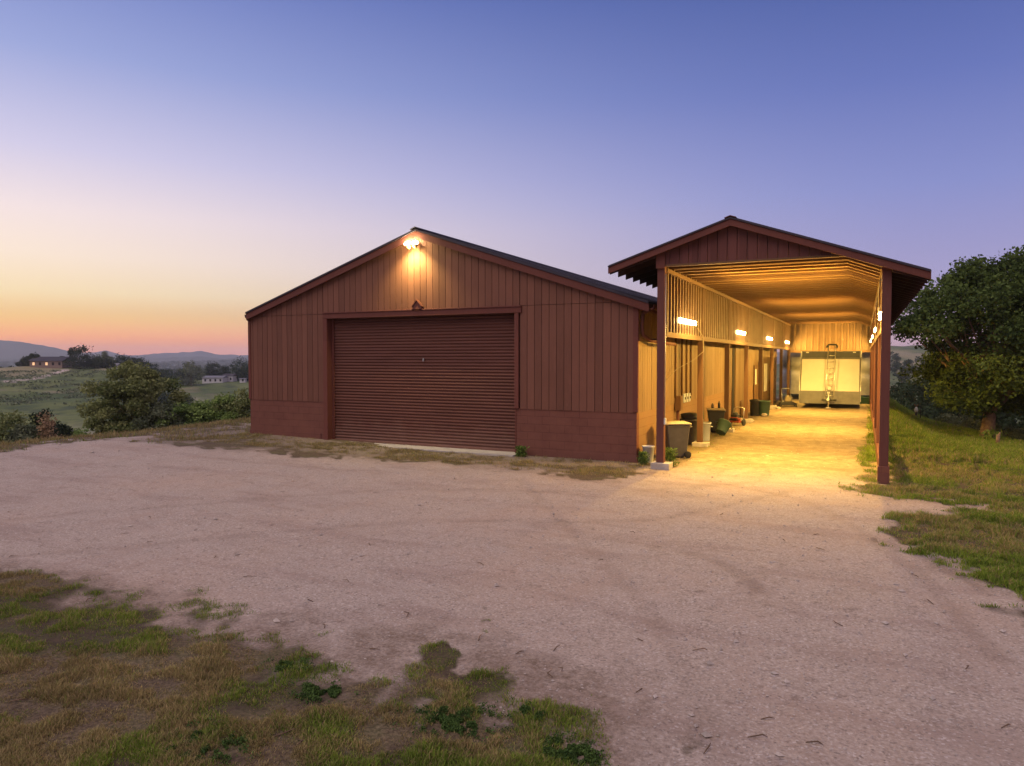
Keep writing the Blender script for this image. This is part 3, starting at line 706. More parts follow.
# ------------------------------------------------------------------ RV shelter
SX0, SX1, SY0, BAY, NB = -4.14, 0.38, 16.0, 4.345, 7
SY1 = SY0 + BAY * NB
shel = empty('vehicle_shelter', (0, 0, 0)); tag(shel, 'long open-fronted timber vehicle shelter with gabled roof, lit from within', 'shelter')
AX, AZ = -2.60, 5.50; LT = (-5.32, 4.62); RT = (1.12, 4.17)
sl_l = (AZ - LT[1]) / (AX - LT[0]); sl_r = (AZ - RT[1]) / (RT[0] - AX)
def sroof(x): return AZ - (AX - x) * sl_l if x < AX else AZ - (x - AX) * sl_r
CZ = 4.55; BKX = -0.36
def ceilz(x): return CZ if x < BKX else CZ - (x - BKX) * 0.385
YR0, YR1 = SY0 - 0.30, SY1 + 0.3
for tip, nm in ((LT, 'l'), (RT, 'r')):
    b = MB(); b.prism([(AX, AZ - .03), tuple((tip[0], tip[1] - .03)), (tip[0], tip[1] + .0), (AX, AZ)], 'y', YR0 - .03, YR1)
    k = YR0 + .05
    while k < YR1:
        b.prism([(AX, AZ), tip, (tip[0], tip[1] + .025), (AX, AZ + .025)], 'y', k, k + .04); k += .3
    b.build('roof', M['roof'], shel)
    b = MB(); b.prism([(AX, AZ - .034), (tip[0], tip[1] - .034), (tip[0], tip[1] - .175), (AX, AZ - .175)], 'y', YR0, YR0 + .045); b.build('rake_board', M['trim'], shel)
    s = -1 if tip[0] < AX else 1
b = MB(); b.prism([(AX - .12, AZ - .02), (AX, AZ + .024), (AX + .12, AZ - .02), (AX + .12, AZ - .005), (AX, AZ + .036), (AX - .12, AZ - .005)], 'y', YR0 - .045, YR1); b.build('ridge_cap', M['trim'], shel)
# rafters and ceiling joists
k = YR0 + 0.06; nr = 0
while k < SY1 - .1:
    y0, y1 = k, k + .04
    b = MB()
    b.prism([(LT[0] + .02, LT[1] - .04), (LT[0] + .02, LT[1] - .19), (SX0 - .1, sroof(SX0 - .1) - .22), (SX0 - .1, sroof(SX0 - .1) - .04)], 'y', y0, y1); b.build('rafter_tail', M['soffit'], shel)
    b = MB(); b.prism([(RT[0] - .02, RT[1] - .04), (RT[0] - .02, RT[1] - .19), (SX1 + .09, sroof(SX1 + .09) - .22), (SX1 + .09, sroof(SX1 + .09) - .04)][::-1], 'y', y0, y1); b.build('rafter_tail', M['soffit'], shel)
    if k > SY0 + .05:
        xr = SX1 - .1
        b = MB(); b.prism([(SX0 + .02, CZ), (BKX, CZ), (xr, ceilz(xr)), (xr, ceilz(xr) + .05), (BKX, CZ + .05), (SX0 + .02, CZ + .05)], 'y', y0, y1); b.build('joist', M['timber'], shel)
    k += 0.61; nr += 1
# ribbed ceiling sheet
b = MB(); y = SY0 + .12; pr = []
while y < SY1:
    pr += [(y, 0), (y + .10, 0), (y + .125, .022), (y + .195, .022), (y + .22, 0)]; y += .23
vs = []; xs = (SX0 + .02, BKX, SX1 - .08)
for yy, dz in pr: vs += [(xx, min(yy, SY1), ceilz(xx) + .075 - dz + (0.012 * math.sin(yy * 2.1))) for xx in xs]
b.add(vs, [f for i in range(len(pr) - 1) for f in ((3 * i, 3 * i + 1, 3 * i + 4, 3 * i + 3), (3 * i + 1, 3 * i + 2, 3 * i + 5, 3 * i + 4))])
b.build('ceiling_sheet', M['ceil'], shel)
# soffit lining out on the overhangs
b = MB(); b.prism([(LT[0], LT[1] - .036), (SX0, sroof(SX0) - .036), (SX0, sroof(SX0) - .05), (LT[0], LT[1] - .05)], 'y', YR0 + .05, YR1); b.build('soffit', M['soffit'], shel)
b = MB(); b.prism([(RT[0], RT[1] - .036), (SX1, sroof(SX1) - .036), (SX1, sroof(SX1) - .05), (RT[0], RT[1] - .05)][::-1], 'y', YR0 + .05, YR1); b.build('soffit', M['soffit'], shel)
# front gable
gy = SY0 - .10
boards('gable_siding', M['gable'], shel, SX0 + .10, SX1 - .10, lambda x: ceilz(x) + .045, lambda x: sroof(x) - .06, gy, .05, pitch=.2032 * 1.02, seed=11)
b = MB(); b.prism([(SX0 + .1, CZ + .002), (BKX, CZ + .002), (SX1 - .1, ceilz(SX1 - .1) + .002), (SX1 - .1, ceilz(SX1 - .1) + .05), (BKX, CZ + .05), (SX0 + .1, CZ + .05)], 'y', gy - .025, gy + .08); b.build('front_header', M['timber'], shel)
for px_, in ((SX0,), (SX1,)):
    b = MB(); b.box(px_ - .10, px_ + .10, gy - .055, gy + .06, (ceilz(px_) if px_ > 0 else CZ) - .03, sroof(px_) - .1 - (0.03)); b.build('gable_block', M['trim'], shel)
# posts
def post(x, y, top, wx, wy, fh, fw, mat='post'):
    p = MB().box(x - wx / 2, x + wx / 2, y - wy / 2, y + wy / 2, fh - .01, top).build('post', M[mat], shel, .006)
    return p
for i in range(NB + 1):
    y = SY0 + BAY * i
    wd = .17 if i == 0 else .15
    p = post(SX0, y, CZ + (.0 if i else .25), wd, wd, .12, .3, 'post' if i == 0 else 'post_in')
    b = MB(); b.box(SX0 - .19, SX0 + .24, y - .19, y + .19, -.3, .115); b.build('footing', M['concrete'], p, .015)
    zt = ceilz(SX1) - .02
    p = post(SX1, y, zt + (.2 if i == 0 else 0), .17 if i == 0 else .14, .17 if i == 0 else .14, .33, .2, 'post')
# low kerb wall along the right side
b = MB(); b.box(SX1 - .07, SX1 + .07, SY0 + .13, SY1, -.5, .33); b.build('kerb_wall', M['block'], shel)
b = MB(); b.box(SX1 - .105, SX1 + .105, SY0 - .105, SY0 + .125, -.5, .335); b.build('post_plinth', M['block'], shel, .01)
# rails along the left
b = MB(); b.box(SX0 - .03, SX0 + .10, SY0 + .09, SY1, 2.98, 3.10); b.build('lower_rail', M['post_in'], shel)
b = MB(); b.box(SX0 - .03, SX0 + .105, SY0 + .09, SY1, CZ - .10, CZ - .01); b.build('upper_rail', M['timber'], shel)
b = MB(); b.box(SX1 - .09, SX1 + .03, SY0 + .09, SY1, ceilz(SX1) - .12, ceilz(SX1) - .02); b.build('upper_rail', M['timber'], shel)
b = MB(); b.box(SX1 - .06, SX1 + .05, SY0 + .09, SY1, 3.05, 3.17); b.build('lower_rail', M['timber'], shel)
def ribpanel(a0, a1, z0, z1, plane, out, ax, mat, nm, pitch=.305):
    """metal wall sheet with upright ribs standing towards 'out'"""
    b = MB(); pr = []; a = a0
    while a < a1:
        pr += [(a, 0), (a + pitch * .62, 0), (a + pitch * .66, .10 * out), (a + pitch * .90, .10 * out)]; a += pitch
        pr += [(min(a, a1), 0)]
    pr = [(min(p_, a1), q) for p_, q in pr]
    vs = []
    for p_, q in pr:
        for zz in (z0, z1): vs.append((plane + q, p_, zz) if ax == 'y' else (p_, plane + q, zz))
    b.add(vs, [(2 * i, 2 * i + 2, 2 * i + 3, 2 * i + 1) for i in range(len(pr) - 1)]); return b.build(nm, M[mat], shel)
for i in range(NB):
    y0 = SY0 + BAY * i + .08; y1 = SY0 + BAY * (i + 1) - .08
    ribpanel(y0, y1, 3.09, CZ + .08, SX0 - .035, 1, 'y', 'rib', 'side_panel')
    ribpanel(y0, y1, 3.16, ceilz(SX1), SX1 + .06, -1, 'y', 'rib', 'side_panel')
ribpanel(SX0 + .05, SX1 - .05, 2.95, 4.78, SY1 - .02, -1, 'x', 'rib', 'end_panel', .33)
b = MB(); b.box(SX0 + .05, SX1 - .05, SY1 - .09, SY1 + .06, 2.83, 2.96); b.build('end_header', M['timber'], shel)
b = MB(); b.prism([(SX0, 4.70), (SX1, 4.3), (SX1, sroof(SX1) - .06), (AX, AZ - .08), (SX0, sroof(SX0) - .06)], 'y', SY1 + .1, SY1 + .14); b.build('end_gable', M['gable'], shel)
# conduit down the right post run
b = MB(); b.tube([(SX1 - .10, SY0 + .3, 4.1), (SX1 - .13, SY0 + .5, 3.9), (SX1 - .12, SY0 + .9, 3.62), (SX1 - .12, SY0 + 1.4, 3.45)], .014, 6)
b.build('wiring', M['tan_pl'], shel); b = MB(); b.tube([(SX0 + .12, 19.3, 3.30), (SX0 + .13, 19.9, 3.12), (SX0 + .12, 20.2, 2.7), (SX0 - .1, 19.9, 2.45), (SX0 - .45, 19.4, 2.2), (BX1 + .06, 19.0, 1.9)], .009, 6); b.build('wiring', M['tan_pl'], shel)
b = MB(); b.cbox((SX0 + .10, SY0 - .03, 1.06), (.05, .09, .14)); b.build('outlet_box', M['pale_can'], shel, .006)
b = MB(); b.tube([(SX0 + .095, SY0 - .03, 1.13), (SX0 + .095, SY0 - .03, 4.4)], .012, 6); b.build('conduit', M['galv'], shel)

# strip lamps
words = ['nearest the entrance', 'second from the entrance', 'third from the entrance', 'deepest inside']
def strip(x, y, z, s, label):
    r = empty('strip_light', (x, y, z)); tag(r, label, 'strip light', 'lit strip lights along the shelter')
    b = MB(); b.box(-.035 * s, .0, -.92, .92, -.07, .07); b.build('housing', M['tan_pl'], r)
    b = MB(); pts = [(.035 * s, -.72, 0), (.035 * s, .72, 0)]
    b.tube([(.045 * s, -.89, .028), (.045 * s, .89, .028)], .026, 10); b.tube([(.045 * s, -.89, -.035), (.045 * s, .89, -.035)], .026, 10)
    b.build('tube', M['tube'], r)
    l = bpy.data.lights.new('lamp_light', 'AREA'); l.shape = 'RECTANGLE'; l.size = 1.8; l.size_y = .09; l.energy = 820; l.color = (1.0, .60, .115)
    o = bpy.data.objects.new('lamp_light', l); COL.objects.link(o); o.parent = r; o.location = (.085 * s, 0, -.01)
    dirv = Vector((.90 * s, 0, -.43)).normalized(); o.rotation_euler = (Matrix((Vector((0, 1, 0)), (-dirv).cross(Vector((0, 1, 0))), -dirv)).transposed()).to_euler(); return r
for i, bay in enumerate((0, 2, 4, 6)):
    yy = SY0 + BAY * (bay + .5)
    strip(SX0 + .075, yy, 3.42, 1, 'glowing strip light on the left ribbed panel, ' + words[i])
    strip(SX1 - .02, yy, 3.45, -1, 'glowing strip light on the right-hand side of the shelter, ' + words[i])

# ------------------------------------------------------------------ trailer at the far end
TX0, TX1, TYF = -2.98, -0.15, 39.6
tr = empty('box_trailer', ((TX0 + TX1) / 2, TYF, 0)); tag(tr, 'cream-fronted box trailer parked at the far end of the shelter', 'trailer')
W = (TX1 - TX0) / 2
b = MB(); b.prism([(0.0, .17), (0.0, .80), (0.75, 2.42), (0.9, 2.55), (0.9, 2.86), (6.4, 2.86), (6.4, .17)], 'x', -W, W); b.build('body', M['guard'], tr, .02)
b = MB(); n_ = Vector((0, -1.62, .75)).normalized()
b.prism([(-.02, .80), (.735, 2.43), (.735 - .03, 2.445), (-.05, .815)], 'x', -W + .05, W - .05); b.build('nose_panel', M['trailer'], tr, .01)
b = MB(); b.box(-W - .004, W + .004, -.05, -.004, .16, .80); b.build('stone_guard', M['guard'], tr, .01)
b = MB(); b.box(-W + .06, W - .06, .865, .897, 2.47, 2.83); b.build('dark_band', M['black'], tr)
for s in (-1, 1):
    b = MB(); b.cbox((s * (W - .3), .85, 2.79), (.13, .04, .05)); b.build('marker_lamp', M['white_pl'], tr)
    b = MB(); b.box(s * (W + .002) - (.03 if s < 0 else 0), s * (W + .002) + (.03 if s > 0 else 0), -.0, .95, .3, .34); b.prism([(-.03, .3), (.03, .3), (.03, .8), (.80, 2.44), (.93, 2.55), (.93, 2.87), (.86, 2.87), (.86, 2.56), (.73, 2.48), (-.03, .83)], 'x', s * W, s * (W + .025)); b.build('corner_trim', M['steel'], tr)
b = MB(); b.box(-.05, .05, -1.35, 0, .36, .46)
for s in (-1, 1): b.tube([(s * .35, .05, .36), (0, -1.1, .40)], .03, 6)
tg = b.build('tongue', M['black'], tr)
b = MB(); b.tube([(0, -1.05, .0), (0, -1.05, .75)], .035, 8); b.cbox((0, -1.05, .03), (.2, .2, .05)); b.cbox((0, -1.05, .78), (.12, .1, .08)); b.build('jack', M['steel'], tr)
b = MB(); b.cbox((0, -1.4, .45), (.13, .22, .12)); b.build('coupler', M['white_pl'], tr, .02)
b = MB(); b.cbox((0, -.06, .95), (.16, .1, .2)); b.build('jack_cover', M['white_pl'], tr, .02)
for s in (-1, 1):
    for yy in (3.4, 4.3):
        b = MB(); b.lathe([(.0, -.1), (.25, -.1), (.33, -.06), (.33, .06), (.25, .1), (0, .1)], 20, M=Matrix.Translation((s * (W - .2), yy, .33)) @ Matrix.Rotation(R(90), 4, 'Y'))
        b.build('wheel', M['rubber'], tr)

# ladder leaning on the trailer front
lad = empty('ladder', (-1.55, TYF - .42, .42)); tag(lad, 'tall aluminium ladder leaning against the cream trailer front', 'ladder')
lp0, lp1 = Vector((0, 0, 0)), Vector((0.06, 1.12, 2.72))
for s in (-1, 1):
    b = MB(); b.tube([lp0 + Vector((s * .20, 0, 0)), lp1 + Vector((s * .17, 0, 0))], .024, 6); b.build('rail', M['steel'], lad)
for i in range(9):
    q = lp0.lerp(lp1, (i + .6) / 9.4); b = MB(); b.tube([q + Vector((-.19, 0, 0)), q + Vector((.19, 0, 0))], .016, 6); b.build('rung', M['steel'], lad)
b = MB(); b.tube([lp1 + Vector((-.24, .02, -.09)), lp1 + Vector((-.22, 0, .0)), lp1 + Vector((-.17, 0, .05)), lp1 + Vector((.17, 0, .05)), lp1 + Vector((.22, 0, .0)), lp1 + Vector((.24, .02, -.09))], .045, 8); b.build('standoff', M['rubber'], lad)

# covered vehicle behind the shelter
cv = empty('covered_caravan', (-1.9, 51.0, 0)); tag(cv, 'caravan under a creased silver-grey cover beyond the shelter', 'caravan')
nx, nz = 46, 22; V = []; 
def cvp(a, h):
    # rounded box outline
    x = 3.0 * math.copysign(min(1, abs(math.cos(a)) ** .35), math.cos(a)); y = 3.4 * math.copysign(min(1, abs(math.sin(a)) ** .35), math.sin(a))
    k = 1 - .10 * max(0, (h - .85) / .15) ** 2
    f = 0.10 * (vnoise(np.array([a * 4]), np.array([h * 5]), 3)[0] - .5) + .06 * math.sin(h * 9 + 1.5 * math.cos(a * 3)) * (h < .8)
    f += -.16 * math.exp(-((h - .45 - .05 * math.sin(a * 2)) / .05) ** 2)
    L = math.hypot(x, y); return (x * k * (1 + f / L), y * k * (1 + f / L), .25 + 3.15 * h)
b = MB(); vs = [cvp(2 * math.pi * i / nx, j / nz) for j in range(nz + 1) for i in range(nx)]
b.add(vs, [(j * nx + i, j * nx + (i + 1) % nx, (j + 1) * nx + (i + 1) % nx, (j + 1) * nx + i) for j in range(nz) for i in range(nx)] + [tuple(nz * nx + i for i in range(nx))], True)
b.build('cover', M['cover'], cv)
for s in (-1, 1):
    b = MB(); b.lathe([(0, -.1), (.25, -.1), (.33, -.06), (.33, .06), (.25, .1), (0, .1)], 18, M=Matrix.Translation((s * 2.4, -2.4, .28)) @ Matrix.Rotation(R(90), 4, 'Y')); b.build('wheel', M['rubber'], cv)

# ------------------------------------------------------------------ odds and ends along the left posts
def wheelie(loc, rz, body, lid, label, sc_=1.0):
    r = empty('wheeled_bin', (loc[0], loc[1], tz(*loc)), rz); r.scale = (sc_,) * 3; tag(r, label, 'bin')
    vs = []
    for (z, hx, hy, oy) in ((.03, .21, .24, .03), (.2, .23, .26, .02), (.86, .29, .33, 0), (.92, .31, .35, 0), (.95, .31, .35, 0)):
        vs += [(-hx, -hy + oy, z), (hx, -hy + oy, z), (hx, hy + oy, z), (-hx, hy + oy, z)]
    fs = [(3, 2, 1, 0)] + [(4 * j + i, 4 * j + (i + 1) % 4, 4 * j + 4 + (i + 1) % 4, 4 * j + 4 + i) for j in range(4) for i in range(4)] + [(16, 17, 18, 19)]
    b = MB(); b.add(vs, fs); b.build('body', M[body], r, .03)
    b = MB(); vs = []
    for (z, hx, hy, oy) in ((.955, .33, .37, 0), (.985, .335, .375, 0), (1.01, .30, .34, 0), (1.03, .16, .2, 0)):
        vs += [(-hx, -hy + oy, z), (hx, -hy + oy, z), (hx, hy + oy, z), (-hx, hy + oy, z)]
    fs = [(3, 2, 1, 0)] + [(4 * j + i, 4 * j + (i + 1) % 4, 4 * j + 4 + (i + 1) % 4, 4 * j + 4 + i) for j in range(3) for i in range(4)] + [(12, 13, 14, 15)]
    b.add(vs, fs); b.build('lid', M[lid], r, .02)
    b = MB(); b.tube([(-.22, .40, .90), (.22, .40, .90)], .018, 8); b.tube([(-.22, .40, .90), (-.22, .33, .86)], .015, 6); b.tube([(.22, .40, .90), (.22, .33, .86)], .015, 6); b.build('handle', M[body], r)
    for s in (-1, 1):
        b = MB(); b.lathe([(0, -.03), (.08, -.03), (.10, -.02), (.10, .02), (.08, .03), (0, .03)], 16, M=Matrix.Translation((s * .25, .28, .10)) @ Matrix.Rotation(R(90), 4, 'Y')); b.build('wheel', M['rubber'], r)
    return r
wheelie((-4.22, 17.75), R(-60), 'grey_pl', 'tan_pl', 'large grey wheeled bin with tan lid by the front left post', .88)
b2 = wheelie((-4.42, 24.25), R(-75), 'black', 'tan_pl', 'black wheeled bin with pale lid beside the third left post', .80)
def can(name, loc, r0, r1, h, mat, label, cat, lid=None, handles=True):
    o = empty(name, (loc[0], loc[1], tz(*loc))); tag(o, label, cat)
    b = MB(); b.lathe([(r0 * .96, 0), (r0, .015), (r1 * .97, h * .93), (r1 * 1.06, h * .94), (r1 * 1.06, h), (r1 * .96, h), (r1 * .93, h * .9), (r0 * .9, .04), (0, .04)], 24); b.build('body', M[mat], o)
    if lid:
        b = MB(); b.lathe([(r1 * 1.1, h + .005), (r1 * 1.12, h + .03), (r1 * .8, h + .06), (0, h + .075)], 24); b.build('lid', M[lid], o)
    if handles:
        for s in (-1, 1):
            b = MB(); b.tube([(s * r1, -.06, h * .8), (s * (r1 + .05), -.04, h * .78), (s * (r1 + .05), .04, h * .78), (s * r1, .06, h * .8)], .012, 6); b.build('handle', M[mat], o)
    return o
bk = can('bucket', (-4.60, 16.62), .115, .145, .40, 'white_pl', 'tall white plastic bucket behind the front left post', 'bucket', handles=False)
can('trash_can', (-4.50, 20.75), .24, .29, .72, 'grey_pl', 'dark round trash can heaped with black bags behind the second left post', 'trash can')
def lump(name, loc, sx, sy, sz, mat, label, cat, seed=0):
    b = MB(); n, m_ = 16, 9; vs = []
    for j in range(m_ + 1):
        ph = math.pi * j / m_
        for i in range(n):
            a = 2 * math.pi * i / n; k = 1 + .35 * (vnoise(np.array([i * .7 + seed * 9]), np.array([j * .8 + seed]), seed)[0] - .5) if 0 < j < m_ else 1
            vs.append((math.cos(a) * math.sin(ph) * sx * k, math.sin(a) * math.sin(ph) * sy * k, sz - math.cos(ph) * sz * k))
    b.add(vs, [(j * n + i, j * n + (i + 1) % n, (j + 1) * n + (i + 1) % n, (j + 1) * n + i) for j in range(m_) for i in range(n)], True)
    o = b.build(name, M[mat], None, 0, loc); tag(o, label, cat); return o
lump('trash_bag', (-4.50, 20.72, .66), .30, .28, .13, 'black', 'black bag bulging out of the dark round trash can', 'bag', 2)
can('trash_can', (-4.33, 21.75), .19, .22, .55, 'pale_can', 'pale grey round trash can just beyond the second left post', 'trash can')
o = can('jug', (-4.40, 21.70), .08, .09, .22, 'tan_pl', 'tan jug standing in the pale grey trash can', 'jug', 'black', False); o.location.z = .42
for i, (dx, dy, h, mt, lb) in enumerate(((-.10, -.06, .17, 'grey_pl', 'short grey bottle on the lid of the black wheeled bin'), (.10, .03, .24, 'black', 'tall dark bottle on the lid of the black wheeled bin'))):
    b = MB(); b.lathe([(.04, 0), (.042, h * .6), (.018, h * .8), (.018, h), (0, h)], 12); o = b.build('bottle', M[mt], None, 0, (-4.42 + dx, 24.25 + dy, b2.location.z + 1.03 * .80)); tag(o, lb, 'bottle')
tb = can('tub', (-4.10, 23.35), .17, .22, .40, 'green_pl', 'green tub tipped over against the black wheeled bin', 'tub'); tb.rotation_euler = (R(-38), R(18), 0); tb.location.z += .10
tb.location.y += -.05
can('trash_can', (-3.92, 32.9), .21, .27, .66, 'green_pl', 'tall green trash can against the fifth left post', 'trash can')
can('barrel', (-4.28, 32.6), .19, .20, .66, 'black', 'narrow black barrel beside the tall green trash can', 'barrel', 'black', False)
b = MB(); b.cbox((0, 0, .33), (.06, .45, .66), Matrix.Rotation(R(-8), 3, 'Y')); o = b.build('plywood_board', M['timber'], None, 0, (-4.72, 31.9, 0)); tag(o, 'small brown board propped on the barn wall before the black barrel', 'board')
for i, (x, y, s, lb) in enumerate(((-3.95, 29.3, .10, 'pale rock at the foot of the fourth left post'), (-4.05, 29.65, .08, 'smaller pale rock just behind the fourth left post'), (-3.85, 32.35, .13, 'large pale rock at the foot of the tall green trash can'), (-3.80, 37.5, .12, 'pale rock at the foot of the sixth left post'))):
    lump('rock', (x, y, tz(x, y) - .02), s, s * .8, s * .6, 'stone', lb, 'rock', i + 3)
# pressure washer
pwz = empty('pressure_washer', (-4.25, 27.3, tz(-4.25, 27.3)), R(-20)); tag(pwz, 'small wheeled pressure washer with red frame and pale handle', 'pressure washer')
b = MB(); b.box(-.22, .22, -.2, .2, .12, .17); b.tube([(-.2, -.18, .15), (-.2, -.18, .3), (.2, -.18, .3), (.2, -.18, .15)], .016, 6); b.build('frame', M['red'], pwz)
b = MB(); b.cbox((-.02, 0, .30), (.26, .24, .22)); b.lathe([(.10, 0), (.11, .05), (.06, .09), (0, .09)], 16, c=(-.02, 0, .40)); b.build('engine', M['black'], pwz, .02)
b = MB(); b.cbox((.02, -.02, .23), (.34, .12, .1)); b.build('pump', M['red'], pwz, .02)
b = MB(); b.tube([(-.2, .18, .16), (-.2, .25, .62), (-.12, .27, .66), (.12, .27, .66), (.2, .25, .62), (.2, .18, .16)], .017, 8); b.build('handle', M['steel'], pwz)
for s in (-1, 1):
    b = MB(); b.lathe([(0, -.035), (.09, -.035), (.125, -.02), (.125, .02), (.09, .035), (0, .035)], 18, M=Matrix.Translation((s * .27, .1, .125)) @ Matrix.Rotation(R(90), 4, 'Y')); b.build('wheel', M['rubber'], pwz)
# mower by the end post
mw = empty('lawn_mower', (-3.60, 40.2, tz(-3.6, 40.2)), R(15)); tag(mw, 'walk-behind mower with dark deck left of the trailer', 'lawn mower')
b = MB(); b.prism([(-.36, .08), (.36, .08), (.36, .2), (.25, .26), (-.25, .26), (-.36, .2)], 'y', -.28, .3); b.build('deck', M['black'], mw, .02)
b = MB(); b.cbox((0, 0, .38), (.3, .3, .22)); b.lathe([(.13, 0), (.14, .05), (.08, .1), (0, .1)], 16, c=(0, 0, .48)); b.build('engine', M['tan_pl'], mw, .02)
b = MB(); b.tube([(-.24, .25, .2), (-.22, .6, .85), (-.2, .66, .93), (.2, .66, .93), (.22, .6, .85), (.24, .25, .2)], .016, 8); b.build('handle', M['steel'], mw)
for sx_ in (-1, 1):
    for yy in (-.24, .26):
        b = MB(); b.lathe([(0, -.03), (.07, -.03), (.1, -.02), (.1, .02), (.07, .03), (0, .03)], 16, M=Matrix.Translation((sx_ * .38, yy, .10)) @ Matrix.Rotation(R(90), 4, 'Y')); b.build('wheel', M['rubber'], mw)
# green storage crate on the grass right of trailer
b = MB(); b.cbox((0, 0, .17), (.55, .4, .34)); b.cbox((0, 0, .355), (.58, .43, .03)); o = b.build('storage_crate', M['green_dk'], None, .015, (0.02, 44.6, tz(.02, 44.6))); tag(o, 'small green lidded crate on the grass right of the trailer', 'crate')
# meter box and its neighbours
mb = empty('meter_box', (BX1 + .03, 20.25, 1.0)); tag(mb, 'brown electric meter box on a short riser against the barn side wall', 'meter box')
b = MB(); b.box(0, .17, -.13, .13, 0, .42); bo = b.build('cabinet', M['timber'], mb, .01)
b = MB(); b.box(.172, .178, -.10, .10, .05, .36); b.build('cabinet_door', M['timber'], bo)
b = MB(); b.tube([(.06, 0, 0), (.06, 0, -1.2)], .045, 8); b.build('riser', M['post'], mb)
for i, lb in enumerate(('nearest the meter box', 'in the middle of the three', 'farthest from the meter box')):
    o = empty('switch_box', (BX1 + .03, 21.0 + i * .34, 1.18)); tag(o, 'small pale switch box on the barn wall, ' + lb, 'switch box', 'switch boxes beside the meter box')
    b = MB(); b.box(0, .09, -.08, .08, 0, .26); b.build('case', M['pale_can'], o, .008); b = MB(); b.cbox((.10, 0, .13), (.025, .03, .07)); b.build('switch', M['black'], o)
b = MB()
for a in range(60): pass
b.tube([(BX1 + .22 + .0, 23.0 + .24 * math.cos(t_ * .5), .62 + .24 * math.sin(t_ * .5) - t_ * .002) for t_ in range(40)], .014, 6); b.cbox((BX1 + .12, 23.0, .62), (.2, .08, .08)); b.tube([(BX1 + .2, 23.2, .5), (BX1 + .3, 23.3, .1), (BX1 + .4, 23.1, .03)], .014, 6)
tag(b.build('garden_hose', M['green_dk']), 'dark green hose coiled on the barn side wall', 'hose')

# small thing out on the lawn
lx, ly = pol(917, 41.5); lz = tz(lx, ly)
go = empty('yard_tap', (lx, ly, lz), PSI); tag(go, 'small pale standpipe with dark foot standing in the lit grass', 'standpipe')
b = MB(); b.lathe([(.12, 0), (.12, .03), (.07, .10), (.06, .30), (.05, .32), (0, .32)], 14); b.build('foot', M['black'], go)
b = MB(); b.lathe([(.05, .28), (.10, .33), (.11, .42), (.08, .52), (.05, .60), (0, .61)], 16, sx=1, sy=.7); b.build('body', M['white_pl'], go)
b = MB(); b.tube([(-.02, 0, .62), (-.12, -.03, .76)], .03, 6); b.tube([(.03, 0, .62), (.10, -.02, .75)], .03, 6); b.build('tap', M['timber'], go)
b = MB(); b.tube([(0, 0, -.1), (0.01, 0, .62)], .022, 6); tag(b.build('stake', M['rubber'], None, 0, (lx + .22, ly + .05, lz)), 'thin dark stake just right of the pale standpipe', 'stake')

